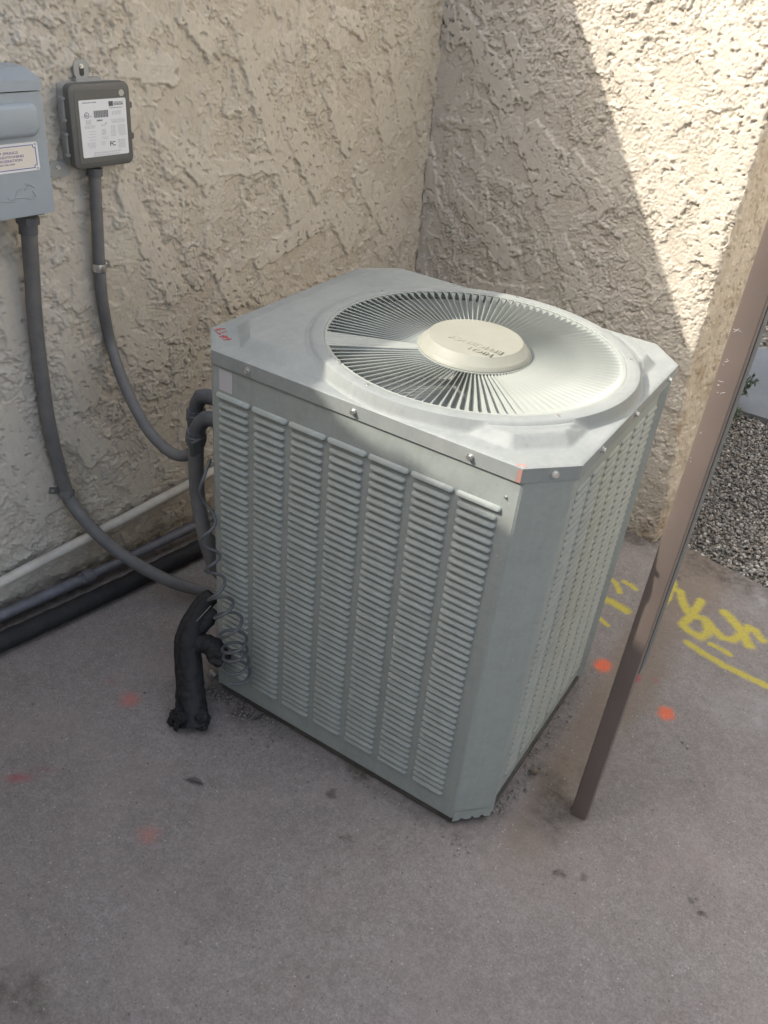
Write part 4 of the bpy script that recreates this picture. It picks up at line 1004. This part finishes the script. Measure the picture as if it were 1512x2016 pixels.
# ------------------------------------------------------------------ small things on the ground
M_peb = mat('pebble', (.26, .25, .235), .85, vary=(.14, .135, .125), scale=60)
def near_cab(x, y): return True
rg = np.random.RandomState(5)
def debris(n, gen, smin, smax, seed):
    pts = [gen() for _ in range(n)]; it = iter(pts)
    class _R: pass
    return pts
def scatter(name, pts, smin, smax, m, seed):
    n = len(pts); it = [0]
    P = np.array(pts)
    o = gravel(name, (0, 1, 0, 1, lambda x, y: True), n, smin, smax, 0.0, m, seed)
    return o
def stones(name, pts, sizes, m, seed):
    rg = np.random.RandomState(seed); t = (1 + 5 ** .5) / 2; mb = MB()
    iv = np.array([(-1, t, 0), (1, t, 0), (-1, -t, 0), (1, -t, 0), (0, -1, t), (0, 1, t), (0, -1, -t), (0, 1, -t), (t, 0, -1), (t, 0, 1), (-t, 0, -1), (-t, 0, 1)]) / 1.9
    fi = [(0, 11, 5), (0, 5, 1), (0, 1, 7), (0, 7, 10), (0, 10, 11), (1, 5, 9), (5, 11, 4), (11, 10, 2), (10, 7, 6), (7, 1, 8), (3, 9, 4), (3, 4, 2), (3, 2, 6), (3, 6, 8), (3, 8, 9), (4, 9, 5), (2, 4, 11), (6, 2, 10), (8, 6, 7), (9, 8, 1)]
    for (x, y), s in zip(pts, sizes):
        V = iv * (1 + rg.uniform(-.3, .3, (12, 3))) * np.array([s, s * rg.uniform(.6, 1), s * rg.uniform(.4, .7)]); a = rg.uniform(0, 6.28)
        V = np.stack([V[:, 0] * math.cos(a) - V[:, 1] * math.sin(a) + x, V[:, 0] * math.sin(a) + V[:, 1] * math.cos(a) + y, V[:, 2] + s * .35], 1); mb.add(V, fi)
    return mb.build(name, m)
# crumbs and grit gathered at the cabinet foot
pts, sz = [], []
for k in range(520):
    r_ = rnd.random()
    if r_ < .55: c_ = gd(470, 1400); p = (c_[0] + rnd.gauss(0, .075), c_[1] + rnd.gauss(0, .03)); p = (p[0], min(p[1], .005))
    elif r_ < .8: p = (rnd.uniform(0, W), -abs(rnd.gauss(0, .018)))
    else: p = (W + abs(rnd.gauss(0, .02)) - .01, rnd.uniform(.05, .5))
    pts.append(p); sz.append(rnd.choice([.0010, .0014, .002, .0028, .0035]))
tag(stones('grit', pts, sz, M_peb, 1), kind='stuff')
pts = [tuple(rnd_) for rnd_ in [(rnd.uniform(-.2, 1.4), rnd.uniform(-.95, 1.0)) for _ in range(260)]]
tag(stones('grit', pts, [rnd.uniform(.0006, .0018) for _ in pts], mat('pale_grit', (.36, .35, .33), .8), 2), kind='stuff')
small = [((90, 1507), .0035), ((343, 1361), .002), ((1240, 1147), .003), ((830, 1660), .003), ((1387, 1547), .003), ((1326, 1747), .003), ((754, 1956), .003), ((606, 1811), .0030), ((768, 1679), .0035), ((801, 1648), .0035), ((1361, 1770), .003), ((412, 1420), .0045), ((200, 1722), .0036), ((207, 1930), .004), ((388, 1979), .0036), ((606, 1923), .0036), ((593, 1515), .004), ((1353, 1473), .004), ((486, 1443), .005), ((497, 1396), .005), ((1036, 1556), .005)]
tag(stones('grit', [tuple(gd(*p)[:2]) for p, _ in small], [z_ * .85 for _, z_ in small], M_peb, 12), kind='stuff')
for p, z_, lab_ in (((63, 1386), .0055, 'small grey pebble on the bare slab at the left edge, below the black pipe'),
                    ((284, 1364), .0045, 'small pebble beside the faded red spot left of the black foam line'),
                    ((369, 1855), .0050, 'small pebble on the bare concrete in the lower left of the photo'),
                    ((656, 1832), .0045, 'small pebble on the open concrete near the bottom middle'),
                    ((1345, 1461), .0050, 'grey pebble on the concrete below the right-hand orange dot'),
                    ((1372, 1770), .0050, 'dark pebble near the lower right, beside the black stains'),
                    ((468, 1432), .0065, 'largest pale crumb in the grit left of the cabinet foot'),
                    ((1046, 1516), .0070, 'stone lying against the right foot of the cabinet, behind its front corner'),
                    ((428, 1394), .0060, 'stone tucked between the black foam line and the cabinet corner')):
    q = gd(*p); o = stones('pebble', [(0, 0)], [z_ * .85], M_peb, int(p[0])); o.location = (q[0], q[1], 0)
    tag(o, lab_, 'pebble', 'loose pebbles on the concrete')
M_leaf = mat('dead_leaf', (.09, .085, .08), .8)
def leaf(p, L, wd, ang, label, m=M_leaf):
    q = gd(*p); mb = MB(); top = []; bo = []
    for i in range(9):
        t_ = i / 8; w_ = wd * math.sin(math.pi * min(max(t_, .03), .97)) ** .7; x = (t_ - .5) * L; z = .002 + .006 * math.sin(3.1 * t_)
        top.append([(x, -w_, z + .002), (x, 0, z), (x, w_, z + .0025)])
    mb.loft(top, False, False); mb.loft([[(a, b, c - .0006) for a, b, c in r] for r in top][::-1], False, False)
    mb.tube([(-.5 * L, 0, .002), (-.75 * L, .002, .003)], .0007, 5)
    o = mb.build('dead_leaf', m); o.location = (q[0], q[1], 0); o.rotation_euler = (0, 0, ang); tag(o, label, 'leaf')
leaf((384, 1541), .036, .005, .35, 'curled grey dead leaf alone on the concrete left of the cabinet')
leaf((508, 1412), .030, .008, 1.2, 'dark dead leaf among the grit at the cabinet foot')
leaf((1052, 1523), .022, .008, .9, 'dead leaf caught at the right foot of the cabinet', mat('brown_leaf', (.14, .11, .08), .8))

# ------------------------------------------------------------------ plants beyond the post
M_green = mat('shrub_leaf', (.045, .075, .04), .6, vary=(.07, .10, .05), scale=20)
M_stem = mat('twig', (.10, .075, .05), .8)
def shrub(p, hgt, rad, n, label):
    q = gd(*p, -.02); e = empty('shrub', (q[0], q[1], -.02)); lf_ = MB(); st2 = MB()
    for k in range(26):
        a = rnd.uniform(0, 6.28); rr_ = rad * rnd.uniform(.4, 1); tip = np.array([q[0] + rr_ * math.cos(a), q[1] + rr_ * math.sin(a), -.02 + hgt * rnd.uniform(.5, 1)])
        b0 = np.array([q[0], q[1], -.03]); mid = (b0 + tip) / 2 + np.array([0, 0, hgt * .15]); c_ = curve([b0, mid, tip], 10); st2.tube(c_, .0015, 4)
        for i in range(n):
            t_ = rnd.uniform(.3, 1); P = c_[int(t_ * (len(c_) - 1))]; d_ = np.array([rnd.gauss(0, 1), rnd.gauss(0, 1), rnd.gauss(.3, .8)]); d_ /= np.linalg.norm(d_); L = rnd.uniform(.012, .026)
            s_ = np.cross(d_, [0, 0, 1]); s_ = s_ / (np.linalg.norm(s_) + 1e-6) * L * .22
            lf_.add([P, P + d_ * L * .5 + s_, P + d_ * L, P + d_ * L * .5 - s_], [(0, 1, 2, 3)])
    lf_.build('foliage', M_green, e); st2.build('stems', M_stem, e); tag(e, label, 'shrub')
shrub((1432, 800), .16, .10, 30, 'small dark green shrub at the near edge of the path')
shrub((1415, 832), .07, .08, 24, 'low sparse green tuft just in front of the dark shrub')
# tree over the house, its crown dapples the path (stands outside the frame)
tr_ = empty('tree', (-2.7, .6, 0)); lf_ = MB()
rt = random.Random(3)
for k in range(120):
    a, b, c_ = max(-.9, min(.9, rt.gauss(0, .5))), max(-.35, min(1.0, rt.gauss(.2, .5))), max(-.5, min(.3, rt.gauss(0, .3))); P0_ = np.array([-2.55 + a, .45 + b, 3.9 + c_])
    for i in range(36):
        P = P0_ + np.array([rt.gauss(0, .08), rt.gauss(0, .08), rt.gauss(0, .05)]); d_ = np.array([rt.gauss(0, 1), rt.gauss(0, 1), rt.gauss(0, .6)]); d_ /= np.linalg.norm(d_); L = rt.uniform(.04, .08)
        s_ = np.cross(d_, [.3, .2, 1]); s_ = s_ / (np.linalg.norm(s_) + 1e-6) * L * .3
        lf_.add([P, P + d_ * L * .5 + s_, P + d_ * L, P + d_ * L * .5 - s_], [(0, 1, 2, 3)])
lf_.build('crown', M_green, tr_)
tk_ = MB(); tk_.tube([(-2.7, .6, -.05), (-2.68, .58, 1.6), (-2.6, .5, 3.0), (-2.5, .45, 4.1)], [.11, .09, .07, .02], 12)
for k in range(8): tk_.tube([(-2.63, .53, 2.4 + k * .15), (-2.55 + rt.gauss(0, .5), .45 + rt.gauss(0, .6), 3.7 + rt.random() * .5)], [.03, .008], 6)
tk_.build('trunk', M_stem, tr_)
tag(tr_, 'bushy tree outside the frame whose crown dapples the far path', 'tree')
